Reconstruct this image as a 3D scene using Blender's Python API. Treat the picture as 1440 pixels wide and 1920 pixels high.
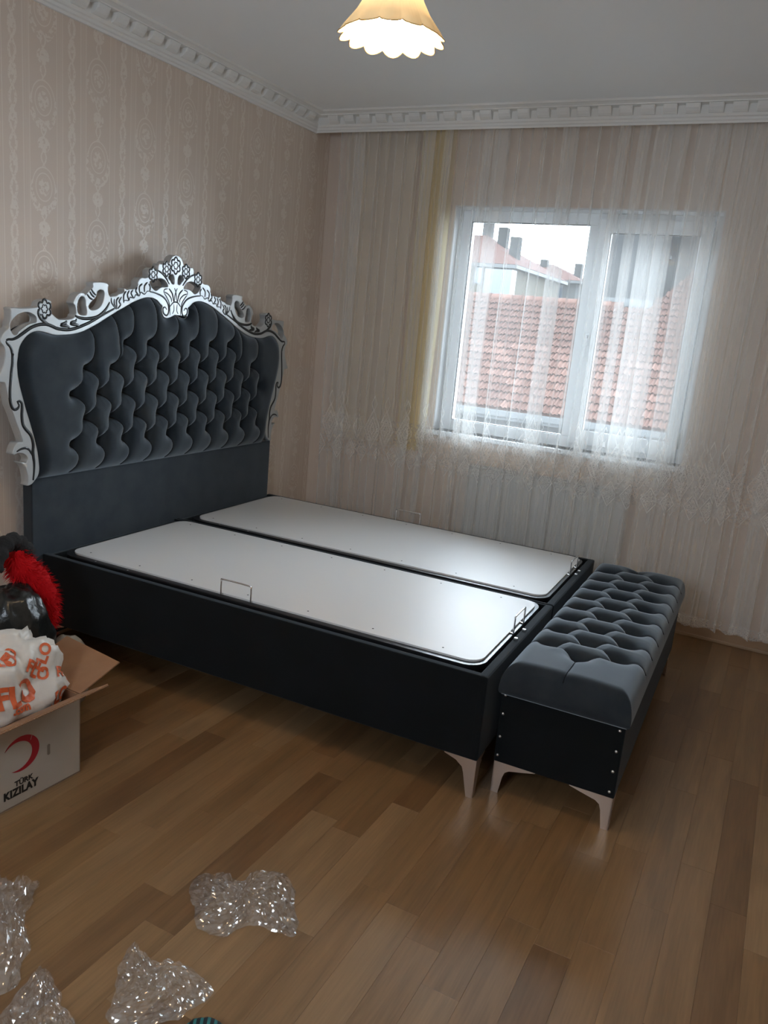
import bpy, bmesh, math, random
import numpy as np
from mathutils import Vector, Matrix, noise
from mathutils.bvhtree import BVHTree
from mathutils.geometry import tessellate_polygon

for o in list(bpy.data.objects): bpy.data.objects.remove(o)
SC = bpy.context.scene
COL = SC.collection

# ------------------------------------------------------------------ camera
YAW, PIT, ROL, FPX = 0.455972, 0.232540, 0.092179, 1489.52
cyw, syw, cp, sp = math.cos(YAW), math.sin(YAW), math.cos(PIT), math.sin(PIT)
D = Vector((-syw*cp, cyw*cp, -sp)); Rt = Vector((cyw, syw, 0)); U = Rt.cross(D)
cr, sr = math.cos(ROL), math.sin(ROL)
R2 = Rt*cr + U*sr; U2 = U*cr - Rt*sr
cam = bpy.data.cameras.new('camera'); camo = bpy.data.objects.new('camera', cam); COL.objects.link(camo)
cam.sensor_width = 36; cam.lens = FPX*36/1920; cam.clip_start = .05; cam.clip_end = 400
camo.matrix_world = Matrix(((R2.x, U2.x, -D.x, 2.88202), (R2.y, U2.y, -D.y, -2.89732), (R2.z, U2.z, -D.z, 1.56220), (0, 0, 0, 1)))
SC.camera = camo

# ------------------------------------------------------------------ world, light, exposure
SC.view_settings.view_transform = 'Standard'; SC.view_settings.look = 'None'
SC.view_settings.gamma = 1; SC.view_settings.use_curve_mapping = False
SC.view_settings.exposure = 1.78
SKY_STRENGTH = 9.0
BULB_STRENGTH = 85.0
SC.cycles.max_bounces = 10; SC.cycles.transparent_max_bounces = 32
SC.cycles.diffuse_bounces = 6; SC.cycles.glossy_bounces = 4; SC.cycles.transmission_bounces = 6
SC.cycles.sample_clamp_indirect = 6; SC.cycles.use_denoising = True
SC.cycles.caustics_reflective = False; SC.cycles.caustics_refractive = False
W = bpy.data.worlds.new('overcast_sky'); SC.world = W; W.use_nodes = True
nt = W.node_tree; nt.nodes.clear()
def N(t, k, **kw):
    n = t.nodes.new(k)
    for a, b in kw.items(): setattr(n, a, b)
    return n
wo = N(nt, 'ShaderNodeOutputWorld'); bg = N(nt, 'ShaderNodeBackground'); tc = N(nt, 'ShaderNodeTexCoord')
mp = N(nt, 'ShaderNodeMapping'); mp.inputs['Scale'].default_value = (1, 1, 3.2)
no = N(nt, 'ShaderNodeTexNoise'); no.inputs['Scale'].default_value = 5; no.inputs['Detail'].default_value = 5
rp = N(nt, 'ShaderNodeValToRGB'); rp.color_ramp.elements[0].position = .38; rp.color_ramp.elements[0].color = (.42, .53, .66, 1)
rp.color_ramp.elements[1].position = .62; rp.color_ramp.elements[1].color = (.86, .93, 1, 1)
L_ = nt.links.new
L_(tc.outputs['Generated'], mp.inputs[0]); L_(mp.outputs[0], no.inputs['Vector']); L_(no.outputs[0], rp.inputs[0])
L_(rp.outputs[0], bg.inputs[0]); bg.inputs[1].default_value = SKY_STRENGTH; L_(bg.outputs[0], wo.inputs[0])
pl = bpy.data.lights.new('window_portal', 'AREA'); pl.shape = 'RECTANGLE'; pl.size = 1.55; pl.size_y = 1.38; pl.cycles.is_portal = True
plo = bpy.data.objects.new('window_portal', pl); COL.objects.link(plo); plo.location = (1.65, 2.02, 1.60); plo.rotation_euler = (math.radians(-90), 0, 0)

# sampling portal for the added fill window in the wall behind the camera
pl2_ = bpy.data.lights.new('window_portal', 'AREA'); pl2_.shape = 'RECTANGLE'; pl2_.size = .75; pl2_.size_y = .80; pl2_.cycles.is_portal = True
plo2 = bpy.data.objects.new('window_portal', pl2_); COL.objects.link(plo2); plo2.location = (1.975, -3.82, 1.85); plo2.rotation_euler = (math.radians(90), 0, 0)

# ------------------------------------------------------------------ helpers
def tag(o, label=None, cat=None, group=None, kind=None):
    if label: o['label'] = label
    if cat: o['category'] = cat
    if group: o['group'] = group
    if kind: o['kind'] = kind
    return o
def empty(name, loc=(0, 0, 0), rz=0, parent=None):
    o = bpy.data.objects.new(name, None); COL.objects.link(o); o.location = loc; o.rotation_euler = (0, 0, rz)
    o.empty_display_size = .05
    if parent: o.parent = parent
    return o
def obj(name, me, m=None, parent=None, loc=None, rot=None):
    if m is not None and not len(me.materials): me.materials.append(m)
    o = bpy.data.objects.new(name, me); COL.objects.link(o)
    if parent: o.parent = parent
    if loc: o.location = loc
    if rot: o.rotation_euler = rot
    return o
def pymesh(v, f, smooth=False):
    me = bpy.data.meshes.new('m'); me.from_pydata([tuple(map(float, p)) for p in v], [], f); me.update()
    if smooth: me.polygons.foreach_set('use_smooth', [True]*len(me.polygons))
    return me
def bmmesh(bm, smooth=False):
    bmesh.ops.recalc_face_normals(bm, faces=bm.faces)
    me = bpy.data.meshes.new('m'); bm.to_mesh(me); bm.free()
    if smooth: me.polygons.foreach_set('use_smooth', [True]*len(me.polygons))
    return me
def addbox(bm, x0, x1, y0, y1, z0, z1, bev=0, seg=2, M=None):
    t = bmesh.new(); bmesh.ops.create_cube(t, size=1)
    for v in t.verts: v.co = Vector(((x0+x1)/2+v.co.x*(x1-x0), (y0+y1)/2+v.co.y*(y1-y0), (z0+z1)/2+v.co.z*(z1-z0)))
    if bev: bmesh.ops.bevel(t, geom=list(t.edges), offset=bev, segments=seg, affect='EDGES', profile=.6)
    if M: bmesh.ops.transform(t, matrix=M, verts=t.verts)
    me = bpy.data.meshes.new('t'); t.to_mesh(me); t.free(); bm.from_mesh(me); bpy.data.meshes.remove(me)
def boxm(*a, smooth=False, **k):
    bm = bmesh.new(); addbox(bm, *a, **k); return bmmesh(bm, smooth)
def box(name, m, parent, *a, **k): return obj(name, boxm(*a, **k), m, parent)
def tubem(pts, r, n=8, cyclic=False, cap=True, rz=None):
    pts = [Vector(p) for p in pts]; V = []; F = []; K = len(pts)
    up = None
    for i, p in enumerate(pts):
        a = pts[i-1] if (i or cyclic) else pts[i]; b = pts[(i+1) % K] if (i < K-1 or cyclic) else pts[i]
        t = (b-a).normalized()
        if up is None: up = Vector((0, 0, 1)) if abs(t.z) < .9 else Vector((1, 0, 0))
        s = t.cross(up).normalized(); up = s.cross(t).normalized()
        rr = r[i] if isinstance(r, (list, tuple)) else r
        for k in range(n):
            a_ = 2*math.pi*k/n; V.append(p+s*math.cos(a_)*rr+up*math.sin(a_)*rr)
    for i in range(K if cyclic else K-1):
        j = (i+1) % K
        for k in range(n): F.append((i*n+k, i*n+(k+1) % n, j*n+(k+1) % n, j*n+k))
    if cap and not cyclic: F.append(tuple(range(n))[::-1]); F.append(tuple((K-1)*n+k for k in range(n)))
    return pymesh(V, F, True)
def lathem(prof, n=32, smooth=True):
    V = []; F = []
    for r, z in prof:
        for k in range(n): V.append((r*math.cos(2*math.pi*k/n), r*math.sin(2*math.pi*k/n), z))
    for i in range(len(prof)-1):
        for k in range(n): F.append((i*n+k, i*n+(k+1) % n, (i+1)*n+(k+1) % n, (i+1)*n+k))
    return pymesh(V, F, smooth)
def catmull(P, n=4, closed=False):
    P = [Vector(p) for p in P]; K = len(P); out = []
    for i in range(K if closed else K-1):
        if closed: a, b, c, d = P[i-1], P[i], P[(i+1) % K], P[(i+2) % K]
        else: a, b, c, d = P[max(i-1, 0)], P[i], P[i+1], P[min(i+2, K-1)]
        for k in range(n):
            t = k/n
            out.append(.5*((2*b)+(c-a)*t+(2*a-5*b+4*c-d)*t*t+(3*b-a-3*c+d)*t**3))
    if not closed: out.append(P[-1])
    return out
def prism(poly, axis_pts, m=None):
    pass
def extrude_poly(poly2, f0, f1):
    """poly2: 2D loop, f0/f1 map (u,v)->3D for the two caps."""
    n = len(poly2); V = [f0(*p) for p in poly2]+[f1(*p) for p in poly2]
    tri = tessellate_polygon([[Vector((p[0], p[1], 0)) for p in poly2]])
    F = [tuple(t) for t in tri]+[tuple(n+i for i in reversed(t)) for t in tri]
    F += [(i, (i+1) % n, n+(i+1) % n, n+i) for i in range(n)]
    bm = bmesh.new(); vs = [bm.verts.new(v) for v in V]
    for f in F:
        try: bm.faces.new([vs[i] for i in f])
        except ValueError: pass
    return bmmesh(bm)
def curve_to_mesh(cu):
    o = bpy.data.objects.new('c', cu); COL.objects.link(o)
    dg = bpy.context.evaluated_depsgraph_get(); dg.update()
    me = bpy.data.meshes.new_from_object(o.evaluated_get(dg)); bpy.data.objects.remove(o); return me
def flat_curve(loops, ext, bev, res=1):
    cu = bpy.data.curves.new('c', 'CURVE'); cu.dimensions = '2D'; cu.fill_mode = 'BOTH'; cu.extrude = ext; cu.bevel_depth = bev; cu.bevel_resolution = res
    for lp in loops:
        s = cu.splines.new('POLY'); s.points.add(len(lp)-1); s.use_cyclic_u = True
        for i, p in enumerate(lp): s.points[i].co = (p[0], p[1], 0, 1)
    return curve_to_mesh(cu)
def text_mesh(body, size, ext=.0005, shear=0, bold=0, sx=1, sp_=1):
    cu = bpy.data.curves.new('t', 'FONT'); cu.body = body; cu.size = size; cu.extrude = ext; cu.shear = shear; cu.offset = bold; cu.align_x = 'LEFT'; cu.resolution_u = 4; cu.space_character = sp_
    me = curve_to_mesh(cu)
    for v in me.vertices: v.co.x *= sx
    return me

# ------------------------------------------------------------------ materials
def sock(p, *names):
    for n in names:
        if n in p.inputs: return p.inputs[n]
def mat(name, col, rough=.6, metal=0, spec=.5, sheen=0, coat=0, bump=None, var=None, emit=None, trans=0):
    m = bpy.data.materials.new(name); m.use_nodes = True; t = m.node_tree; p = t.nodes['Principled BSDF']
    p.inputs['Base Color'].default_value = (*col, 1); p.inputs['Roughness'].default_value = rough; p.inputs['Metallic'].default_value = metal
    sock(p, 'Specular IOR Level').default_value = spec
    if sheen: sock(p, 'Sheen Weight').default_value = sheen; sock(p, 'Sheen Roughness').default_value = .45; sock(p, 'Sheen Tint').default_value = (.80, .90, 1, 1)
    if coat: sock(p, 'Coat Weight').default_value = coat; sock(p, 'Coat Roughness').default_value = .12
    if emit: sock(p, 'Emission Color').default_value = (*emit[0], 1); sock(p, 'Emission Strength').default_value = emit[1]
    tc = N(t, 'ShaderNodeTexCoord')
    if bump:
        nz = N(t, 'ShaderNodeTexNoise'); nz.inputs['Scale'].default_value = bump[0]; nz.inputs['Detail'].default_value = 4
        b = N(t, 'ShaderNodeBump'); b.inputs['Strength'].default_value = bump[1]; b.inputs['Distance'].default_value = bump[2] if len(bump) > 2 else .002
        t.links.new(tc.outputs['Object'], nz.inputs['Vector']); t.links.new(nz.outputs[0], b.inputs['Height']); t.links.new(b.outputs[0], p.inputs['Normal'])
    if var:
        nz = N(t, 'ShaderNodeTexNoise'); nz.inputs['Scale'].default_value = var[0]; nz.inputs['Detail'].default_value = 5
        r = N(t, 'ShaderNodeValToRGB'); r.color_ramp.elements[0].position = .35; r.color_ramp.elements[1].position = .65
        r.color_ramp.elements[0].color = (*col, 1); r.color_ramp.elements[1].color = (*var[1], 1)
        t.links.new(tc.outputs['Object'], nz.inputs['Vector']); t.links.new(nz.outputs[0], r.inputs[0]); t.links.new(r.outputs[0], p.inputs['Base Color'])
    return m
class X:
    """small expression builder for math nodes"""
    def __init__(s, t, sk): s.t, s.s = t, sk
    def _m(s, op, *a):
        n = s.t.nodes.new('ShaderNodeMath'); n.operation = op
        for i, v in enumerate((s,)+a):
            if isinstance(v, X): s.t.links.new(v.s, n.inputs[i])
            else: n.inputs[i].default_value = v
        return X(s.t, n.outputs[0])
    def __add__(s, o): return s._m('ADD', o)
    def __sub__(s, o): return s._m('SUBTRACT', o)
    def __mul__(s, o): return s._m('MULTIPLY', o)
    def __truediv__(s, o): return s._m('DIVIDE', o)
    def mod(s, o): return s._m('FLOORED_MODULO', o)
    def abs(s): return s._m('ABSOLUTE')
    def lt(s, o): return s._m('LESS_THAN', o)
    def gt(s, o): return s._m('GREATER_THAN', o)
    def max(s, o): return s._m('MAXIMUM', o)
    def min(s, o): return s._m('MINIMUM', o)
    def sqrt(s): return s._m('SQRT')
    def sin(s): return s._m('SINE')
    def near(s, o, w):           # 1 where |s-o| < w
        return (s-o).abs().lt(w)
def coords(t, kind='Object'):
    tc = N(t, 'ShaderNodeTexCoord'); sx = N(t, 'ShaderNodeSeparateXYZ'); t.links.new(tc.outputs[kind], sx.inputs[0])
    return tc.outputs[kind], X(t, sx.outputs[0]), X(t, sx.outputs[1]), X(t, sx.outputs[2])
def noise_x(t, vec, scale, detail=3):
    n = N(t, 'ShaderNodeTexNoise'); n.inputs['Scale'].default_value = scale; n.inputs['Detail'].default_value = detail
    t.links.new(vec, n.inputs['Vector']); return X(t, n.outputs[0])

def wallpaper(name, axis, K=1.0):
    m = bpy.data.materials.new(name); m.use_nodes = True; t = m.node_tree; p = t.nodes['Principled BSDF']
    vec, x, y, z = coords(t); h = y if axis == 'y' else x
    P = .2865
    s = (h+.175+P*20).mod(P)                       # 0 = medallion column centre
    a = s.min((s*-1)+P)                            # distance to medallion column
    b = (s-P/2).abs()                              # distance to vine column
    par = ((h+.175+P*20)/P+.5)._m('FLOOR').mod(2)
    VP = .326
    zz = (z-1.815+VP*20+par*(VP/2))
    zm = zz.mod(VP); zc = zm.min((zm*-1)+VP)       # distance to medallion centre (vertical)
    zs = (zz+VP/2).mod(VP)-VP/2                    # signed
    r1 = ((a/.040)*(a/.040)+(zs/.054)*(zs/.054)).sqrt()
    nz = noise_x(t, vec, 60, 2); nz2 = noise_x(t, vec, 110, 3)
    ring = r1.near(1.0, .045).max(r1.near(1.40, .05)*zs.gt(.012))
    bouq = r1.lt(.66)*nz.gt(.485)
    e2 = ((a/.062)*(a/.062)+((zs+.022)/.082)*((zs+.022)/.082)).sqrt()
    wreath = e2.lt(1.08)*r1.gt(1.35)*nz.gt(.5)
    zb = (zc*-1)+VP/2                              # distance to mid bouquet
    e3 = ((a/.030)*(a/.030)+(zb/.030)*(zb/.030)).sqrt()
    mid = e3.lt(1.0)*nz.gt(.44)
    chain = (a-((zz*58).sin().abs()*.012)).abs().lt(.0035)*zc.gt(.075)*nz2.gt(.42)
    vine = (b-((zz*38).sin().abs()*.014)).abs().lt(.006)*nz2.gt(.43)
    vb = (zz.mod(VP/2)-VP/4).abs()
    vb2 = ((b/.018)*(b/.018)+(vb/.026)*(vb/.026)).sqrt().lt(1)*nz.gt(.47)
    lines = a.near(.067, .0016).max(b.near(.047, .0016))
    band = b.gt(.051)*a.gt(.071)
    fine = band*((h*700).sin().gt(0))
    pat = ring.max(bouq).max(wreath).max(mid).max(chain).max(vine).max(vb2).max(lines)
    fac = pat*(.8*K)+fine*(.22*K)
    mx = N(t, 'ShaderNodeMix'); mx.data_type = 'RGBA'
    mx.inputs[6].default_value = WP_BASE; mx.inputs[7].default_value = WP_PAT
    t.links.new(fac.s, mx.inputs[0]); t.links.new(mx.outputs[2], p.inputs['Base Color'])
    rg = fac*-.22+.56; t.links.new(rg.s, p.inputs['Roughness'])
    bp = N(t, 'ShaderNodeBump'); bp.inputs['Strength'].default_value = .25; bp.inputs['Distance'].default_value = .0006
    t.links.new(fac.s, bp.inputs['Height']); t.links.new(bp.outputs[0], p.inputs['Normal'])
    return m
WP_BASE = (.68, .565, .475, 1); WP_PAT = (.78, .69, .60, 1)
M_wpy = wallpaper('silk_striped_wallpaper', 'y'); M_wpx = wallpaper('silk_striped_wallpaper_window_side', 'x', .25)
M_ceil = mat('matt_ceiling_paint', (.92, .935, .94), .85, bump=(120, .05))
M_plaster = mat('moulded_plaster', (.82, .81, .78), .6, bump=(60, .08))
M_sub = mat('subfloor', (.10, .07, .045), .9)
M_pvc = mat('white_pvc', (.80, .83, .85), .3)
M_pvcg = mat('window_gasket', (.05, .05, .055), .6)
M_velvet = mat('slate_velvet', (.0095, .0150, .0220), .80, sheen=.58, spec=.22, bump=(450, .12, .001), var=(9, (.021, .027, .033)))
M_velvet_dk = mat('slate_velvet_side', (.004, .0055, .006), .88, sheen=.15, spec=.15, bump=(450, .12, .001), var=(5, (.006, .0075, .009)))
M_silver = mat('silver_leaf_paint', (.46, .475, .48), .35, .35, coat=.15, bump=(90, .05))
M_black = mat('black_groove_paint', (.008, .009, .010), .35)
M_blackmetal = mat('black_powder_coat', (.012, .012, .013), .28, .3)
M_lid = mat('white_melamine', (.66, .655, .65), .42, spec=.35, bump=(300, .03))
M_chrome = mat('chrome_wire', (.72, .72, .72), .16, 1)
M_legs = mat('satin_steel_leg', (.62, .50, .42), .30, .85)
M_stud = mat('nickel_stud', (.6, .6, .6), .3, .9)
M_inner = mat('black_box_lining', (.006, .006, .007), .8)

def plank_mat():
    m = bpy.data.materials.new('oak_laminate'); m.use_nodes = True; t = m.node_tree; p = t.nodes['Principled BSDF']
    oi = N(t, 'ShaderNodeObjectInfo'); tc = N(t, 'ShaderNodeTexCoord')
    mp = N(t, 'ShaderNodeMapping'); mp.inputs['Scale'].default_value = (1, .09, 1)
    cb = N(t, 'ShaderNodeCombineXYZ'); rm = X(t, oi.outputs['Random'])
    t.links.new((rm*37).s, cb.inputs[0]); t.links.new((rm*91).s, cb.inputs[2]); t.links.new((rm*13).s, cb.inputs[1])
    va = N(t, 'ShaderNodeVectorMath'); va.operation = 'ADD'
    t.links.new(tc.outputs['Object'], va.inputs[0]); t.links.new(cb.outputs[0], va.inputs[1]); t.links.new(va.outputs[0], mp.inputs[0])
    n1 = N(t, 'ShaderNodeTexNoise'); n1.inputs['Scale'].default_value = 9; n1.inputs['Detail'].default_value = 2; n1.inputs['Distortion'].default_value = .3
    t.links.new(mp.outputs[0], n1.inputs['Vector'])
    g = (X(t, n1.outputs[0])*26); g = (g.sin()*.5+.5)                       # cathedral rings
    n2 = N(t, 'ShaderNodeTexNoise'); n2.inputs['Scale'].default_value = 160; n2.inputs['Detail'].default_value = 3
    mp2 = N(t, 'ShaderNodeMapping'); mp2.inputs['Scale'].default_value = (1, .05, 1); t.links.new(va.outputs[0], mp2.inputs[0]); t.links.new(mp2.outputs[0], n2.inputs['Vector'])
    cr = N(t, 'ShaderNodeValToRGB'); e = cr.color_ramp.elements
    e[0].position = 0; e[0].color = (.185, .098, .042, 1); e[1].position = 1; e[1].color = (.245, .140, .064, 1)
    for q, c in ((.16, (.225, .125, .054, 1)), (.36, (.255, .146, .067, 1)), (.58, (.234, .131, .058, 1)), (.8, (.285, .170, .083, 1))):
        k = e.new(q); k.color = c
    cr.color_ramp.interpolation = 'CONSTANT'
    t.links.new(oi.outputs['Random'], cr.inputs[0])
    hv = N(t, 'ShaderNodeHueSaturation'); t.links.new(cr.outputs[0], hv.inputs['Color'])
    val = g*.16+X(t, n2.outputs[0])*.46+.60
    t.links.new(val.s, hv.inputs['Value']); t.links.new(hv.outputs[0], p.inputs['Base Color'])
    rg = X(t, n2.outputs[0])*.12+.29; t.links.new(rg.s, p.inputs['Roughness'])
    bp = N(t, 'ShaderNodeBump'); bp.inputs['Strength'].default_value = .12; bp.inputs['Distance'].default_value = .0006
    t.links.new(n2.outputs[0], bp.inputs['Height']); t.links.new(bp.outputs[0], p.inputs['Normal'])
    return m
M_plank = plank_mat()

# ================================================================== ROOM SHELL
XR, YF, YB, H, HC, YP = 3.55, -3.60, 1.720, 2.7532, 2.660, 1.5496
WX0, WX1, WZ0, WZ1 = .905, 2.405, .935, 2.275          # window opening
T_ = .26
S = dict(kind='structure')
ceiling = tag(box('ceiling', M_ceil, None, -.2, XR+.2, YF-.2, YB+T_, H, H+.12), **S)
floor = tag(box('floor', M_sub, None, -.2, XR+.2, YF-.2, YB+T_, -.12, -.002), **S)
wall_left = tag(box('wall_left', M_wpy, None, -.2, 0, YF-.2, YB+T_, -.002, H), **S)
M_paint = mat('off_white_wall_paint', (.84, .81, .77), .8)
wall_right = tag(box('wall_right', M_wpy, None, XR, XR+.2, YF-.2, YB+T_, -.002, H), **S)
W2 = (1.60, 2.35, 1.45, 2.25)                            # added, unseen window opening that brings in fill daylight
bm = bmesh.new()
for a in ((0, W2[0], -.002, H), (W2[1], XR, -.002, H), (W2[0], W2[1], -.002, W2[2]), (W2[0], W2[1], W2[3], H)): addbox(bm, a[0], a[1], YF-.2, YF, a[2], a[3])
wall_front = tag(obj('wall_front', bmmesh(bm), M_paint), **S)
bm = bmesh.new()
for a in ((W2[0], W2[0]+.05, W2[2], W2[3]), (W2[1]-.05, W2[1], W2[2], W2[3]), (W2[0], W2[1], W2[2], W2[2]+.05), (W2[0], W2[1], W2[3]-.05, W2[3]), (1.95, 2.00, W2[2], W2[3])): addbox(bm, a[0], a[1], YF-.14, YF-.08, a[2], a[3], bev=.004)
tag(obj('added_fill_window', bmmesh(bm), mat('white_pvc_frame', (.8, .8, .8), .3)), **S)  # frame of the added fill-light window
bm = bmesh.new()
for a in ((0, WX0, -.002, H), (WX1, XR, -.002, H), (WX0, WX1, -.002, WZ0), (WX0, WX1, WZ1, H)):
    addbox(bm, a[0], a[1], YB, YB+T_, a[2], a[3])
wall_back = tag(obj('wall_back', bmmesh(bm), M_wpx), **S)
M_reveal = mat('white_reveal_paint', (.74, .75, .76), .7)
# white plaster reveal lining, belongs to the wall
bm = bmesh.new()
addbox(bm, WX0-.002, WX0+.006, YB-.002, YB+T_, WZ0, WZ1); addbox(bm, WX1-.006, WX1+.002, YB-.002, YB+T_, WZ0, WZ1)
addbox(bm, WX0, WX1, YB-.002, YB+T_, WZ1-.006, WZ1+.002); addbox(bm, WX0, WX1, YB, YB+T_, WZ0-.002, WZ0+.004)
obj('reveal', bmmesh(bm), M_reveal, wall_back)

# baseboards: laminate board with a thin quarter-round
M_base = mat('beech_baseboard', (.40, .27, .17), .4, var=(6, (.46, .32, .21)))
def base(name, x0, x1, y0, y1, dx, dy):
    bm = bmesh.new(); addbox(bm, x0, x1, y0, y1, 0, .075, bev=.003)
    addbox(bm, x0+min(dx, 0)*.01, x1+max(dx, 0)*.01, y0+min(dy, 0)*.01, y1+max(dy, 0)*.01, 0, .018, bev=.004)
    tag(obj(name, bmmesh(bm), M_base), **S)
base('baseboard_left', 0, .014, YF, YB, 1, 0); base('baseboard_back', .014, XR-.014, YB-.014, YB, 0, -1)
base('baseboard_right', XR-.014, XR, YF, YB, -1, 0); base('baseboard_front', .014, XR-.014, YF, YF+.014, 0, 1)

# floor strips: 10 cm wide, running towards the window wall
KNOWN = {.84: -.80, 1.04: -.80, 1.24: -1.337, 1.34: -1.255, 1.54: -1.016, 1.74: -.898, 1.94: -.708, 2.24: -1.227, 2.34: -.547, 2.54: -1.06, 2.64: -.98, 2.84: .324, 3.04: -.757}
rnd = random.Random(11)
def plank_mesh(w, l):
    c = .0004; V = []; 
    for (i, z) in ((0, -.002), (0, -c), (c, 0)):
        V += [(i, i, z), (w-i, i, z), (w-i, l-i, z), (i, l-i, z)]
    F = [(8, 9, 10, 11)]
    for k in (0, 4):
        for j in range(4): F.append((k+j, k+(j+1) % 4, k+4+(j+1) % 4, k+4+j))
    return pymesh(V, F)
xi = 0
while xi < 36:
    x = -.06+.1*xi; xi += 1
    x0 = max(x, .0); x1 = min(x+.0998, XR)
    if x1-x0 < .01: continue
    kj = KNOWN.get(round(x, 2)); js = []
    if kj is not None:
        js = [kj]; y = kj
        while y < YB: y += rnd.uniform(.42, .95); js.append(y)
        y = kj
        while y > YF: y -= rnd.uniform(.42, .95); js.append(y)
        js.sort()
    else:
        y = YF-rnd.uniform(0, .6)
        while y < YB+.3: js.append(y); y += rnd.uniform(.45, 1.0)
        js.append(y)
    js = [min(max(j, YF), YB) for j in js]; js = sorted(set(js))
    if js[0] > YF: js = [YF]+js
    if js[-1] < YB: js.append(YB)
    for a, b in zip(js, js[1:]):
        if b-a < .03: continue
        obj('plank', plank_mesh(x1-x0, b-a-.0002), M_plank, floor, (x0, a, 0))

# cornice on the left wall (profile in (distance from wall, z))
prof = [(0, HC-.010), (.012, HC-.010), (.014, HC), (.022, HC+.004), (.026, HC+.014), (.034, HC+.018), (.040, HC+.028), (.041, HC+.068), (.084, HC+.070), (.084, HC+.076), (.100, HC+.082), (.112, HC+.084), (.117, H-.002), (.117, H), (0, H)]
def sweep(name, m, P0, P1, inward, prof, parent=None):
    n = len(prof); V = [Vector(P0)+Vector(inward)*a+Vector((0, 0, z)) for a, z in prof]+[Vector(P1)+Vector(inward)*a+Vector((0, 0, z)) for a, z in prof]
    F = [(i, (i+1) % n, n+(i+1) % n, n+i) for i in range(n)]
    bm = bmesh.new(); vs = [bm.verts.new(v) for v in V]
    for f in F: bm.faces.new([vs[i] for i in f])
    bm.faces.new(vs[:n]); bm.faces.new(vs[n:])
    return obj(name, bmmesh(bm), m, parent)
t1 = tag(sweep('trim_1', M_plaster, (0, YF, 0), (0, YP, 0), (1, 0, 0), prof), **S)
def modillion():
    # carved block that leaves a dark niche on either side
    bm = bmesh.new(); pts = [(0, -.004), (.016, -.004), (.030, .004), (.042, .016), (.050, .034), (0, .035)]
    n = len(pts); w = .068; rows = []
    for k, (yy, sc) in enumerate(((-w/2, .93), (-w/2+.006, 1), (0, 1.0), (w/2-.006, 1), (w/2, .93))):
        rows.append([bm.verts.new((a*sc, yy, z)) for a, z in pts])
    for r0, r1 in zip(rows, rows[1:]):
        for i in range(n): bm.faces.new([r0[i], r0[(i+1) % n], r1[(i+1) % n], r1[i]])
    bm.faces.new(rows[0]); bm.faces.new(rows[-1][::-1])
    me = bmmesh(bm, False); me.materials.append(M_plaster); return me
mod = modillion()
y = -.276-.053-.107*7
while y < YP-.1:
    obj('carved_block', mod, None, t1, (.034, y, HC+.034)); y += .1072
# pelmet in front of the window wall, with the same moulding
t2 = tag(sweep('trim_2', M_plaster, (.0, YP, 0), (XR, YP, 0), (0, -1, 0), [(-.02, HC-.002)]+[(a, z) for a, z in prof[1:-1]]+[(-.02, H)]), **S)
x = .16
while x < XR-.05:
    obj('carved_block', mod, None, t2, (x, YP-.034, HC+.034), (0, 0, -math.pi/2)); x += .1072
t3 = tag(sweep('trim_3', M_plaster, (XR, YF, 0), (XR, YP, 0), (-1, 0, 0), prof), **S)

# ================================================================== WINDOW
win = tag(empty('window_1', (0, YB+.12, 0)), **S)
FZ0, FZ1 = WZ0+.004, WZ1-.006; FX0, FX1 = WX0+.006, WX1-.006; FD = .07
def bar(name, x0, x1, z0, z1, y0=0, y1=FD, m=None, bev=.005, parent=win): return box(name, m or M_pvc, parent, x0, x1, y0, y1, z0, z1, bev=bev)
bm = bmesh.new()
for a in ((FX0, FX0+.058, FZ0, FZ1), (FX1-.05, FX1, FZ0, FZ1), (FX0+.056, FX1-.048, FZ0+.0005, FZ0+.065), (FX0+.056, FX1-.048, FZ1-.062, FZ1-.0005)): addbox(bm, a[0], a[1], .0006 if a[0] > FX0+.01 and a[1] < FX1-.01 else 0, FD, a[2], a[3], bev=.004)
obj('outer_frame', bmmesh(bm), M_pvc, win)
bar('mullion', 1.690, 1.752, FZ0+.064, FZ1-.061, .0012, FD-.001)
SX0, SX1, SZ0, SZ1 = 1.738, 2.356, FZ0+.030, FZ1-.030
sash = bmesh.new()
for a in ((SX0, SX0+.074, SZ0, SZ1), (SX1-.066, SX1, SZ0, SZ1), (SX0+.072, SX1-.064, SZ0+.0005, SZ0+.085), (SX0+.072, SX1-.064, SZ1-.075, SZ1-.0005)): addbox(sash, a[0], a[1], -.0214 if a[0] > SX0+.01 and a[1] < SX1-.01 else -.022, .045, a[2], a[3], bev=.005)
sash = obj('sash', bmmesh(sash), M_pvc, win)
def gasket(x0, x1, z0, z1, y, parent):
    bm = bmesh.new(); g = .004
    for a in ((x0, x0+g, z0, z1), (x1-g, x1, z0, z1), (x0, x1, z0, z0+g), (x0, x1, z1-g, z1)): addbox(bm, a[0], a[1], y, y+.006, a[2], a[3])
    obj('gasket', bmmesh(bm), M_pvcg, parent)
GX = (FX0+.058, 1.690, FZ0+.065, FZ1-.062); GS = (SX0+.074, SX1-.066, SZ0+.085, SZ1-.075)
gasket(*GX, .012, win); gasket(*GS, -.004, sash)
mg = bpy.data.materials.new('window_glass'); mg.use_nodes = True; t = mg.node_tree; t.nodes.clear()
o_ = N(t, 'ShaderNodeOutputMaterial'); tr = N(t, 'ShaderNodeBsdfTransparent'); tr.inputs[0].default_value = (.93, .95, .95, 1)
gl = N(t, 'ShaderNodeBsdfGlossy'); gl.inputs['Roughness'].default_value = .02; fr = N(t, 'ShaderNodeFresnel'); fr.inputs[0].default_value = 1.45
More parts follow.
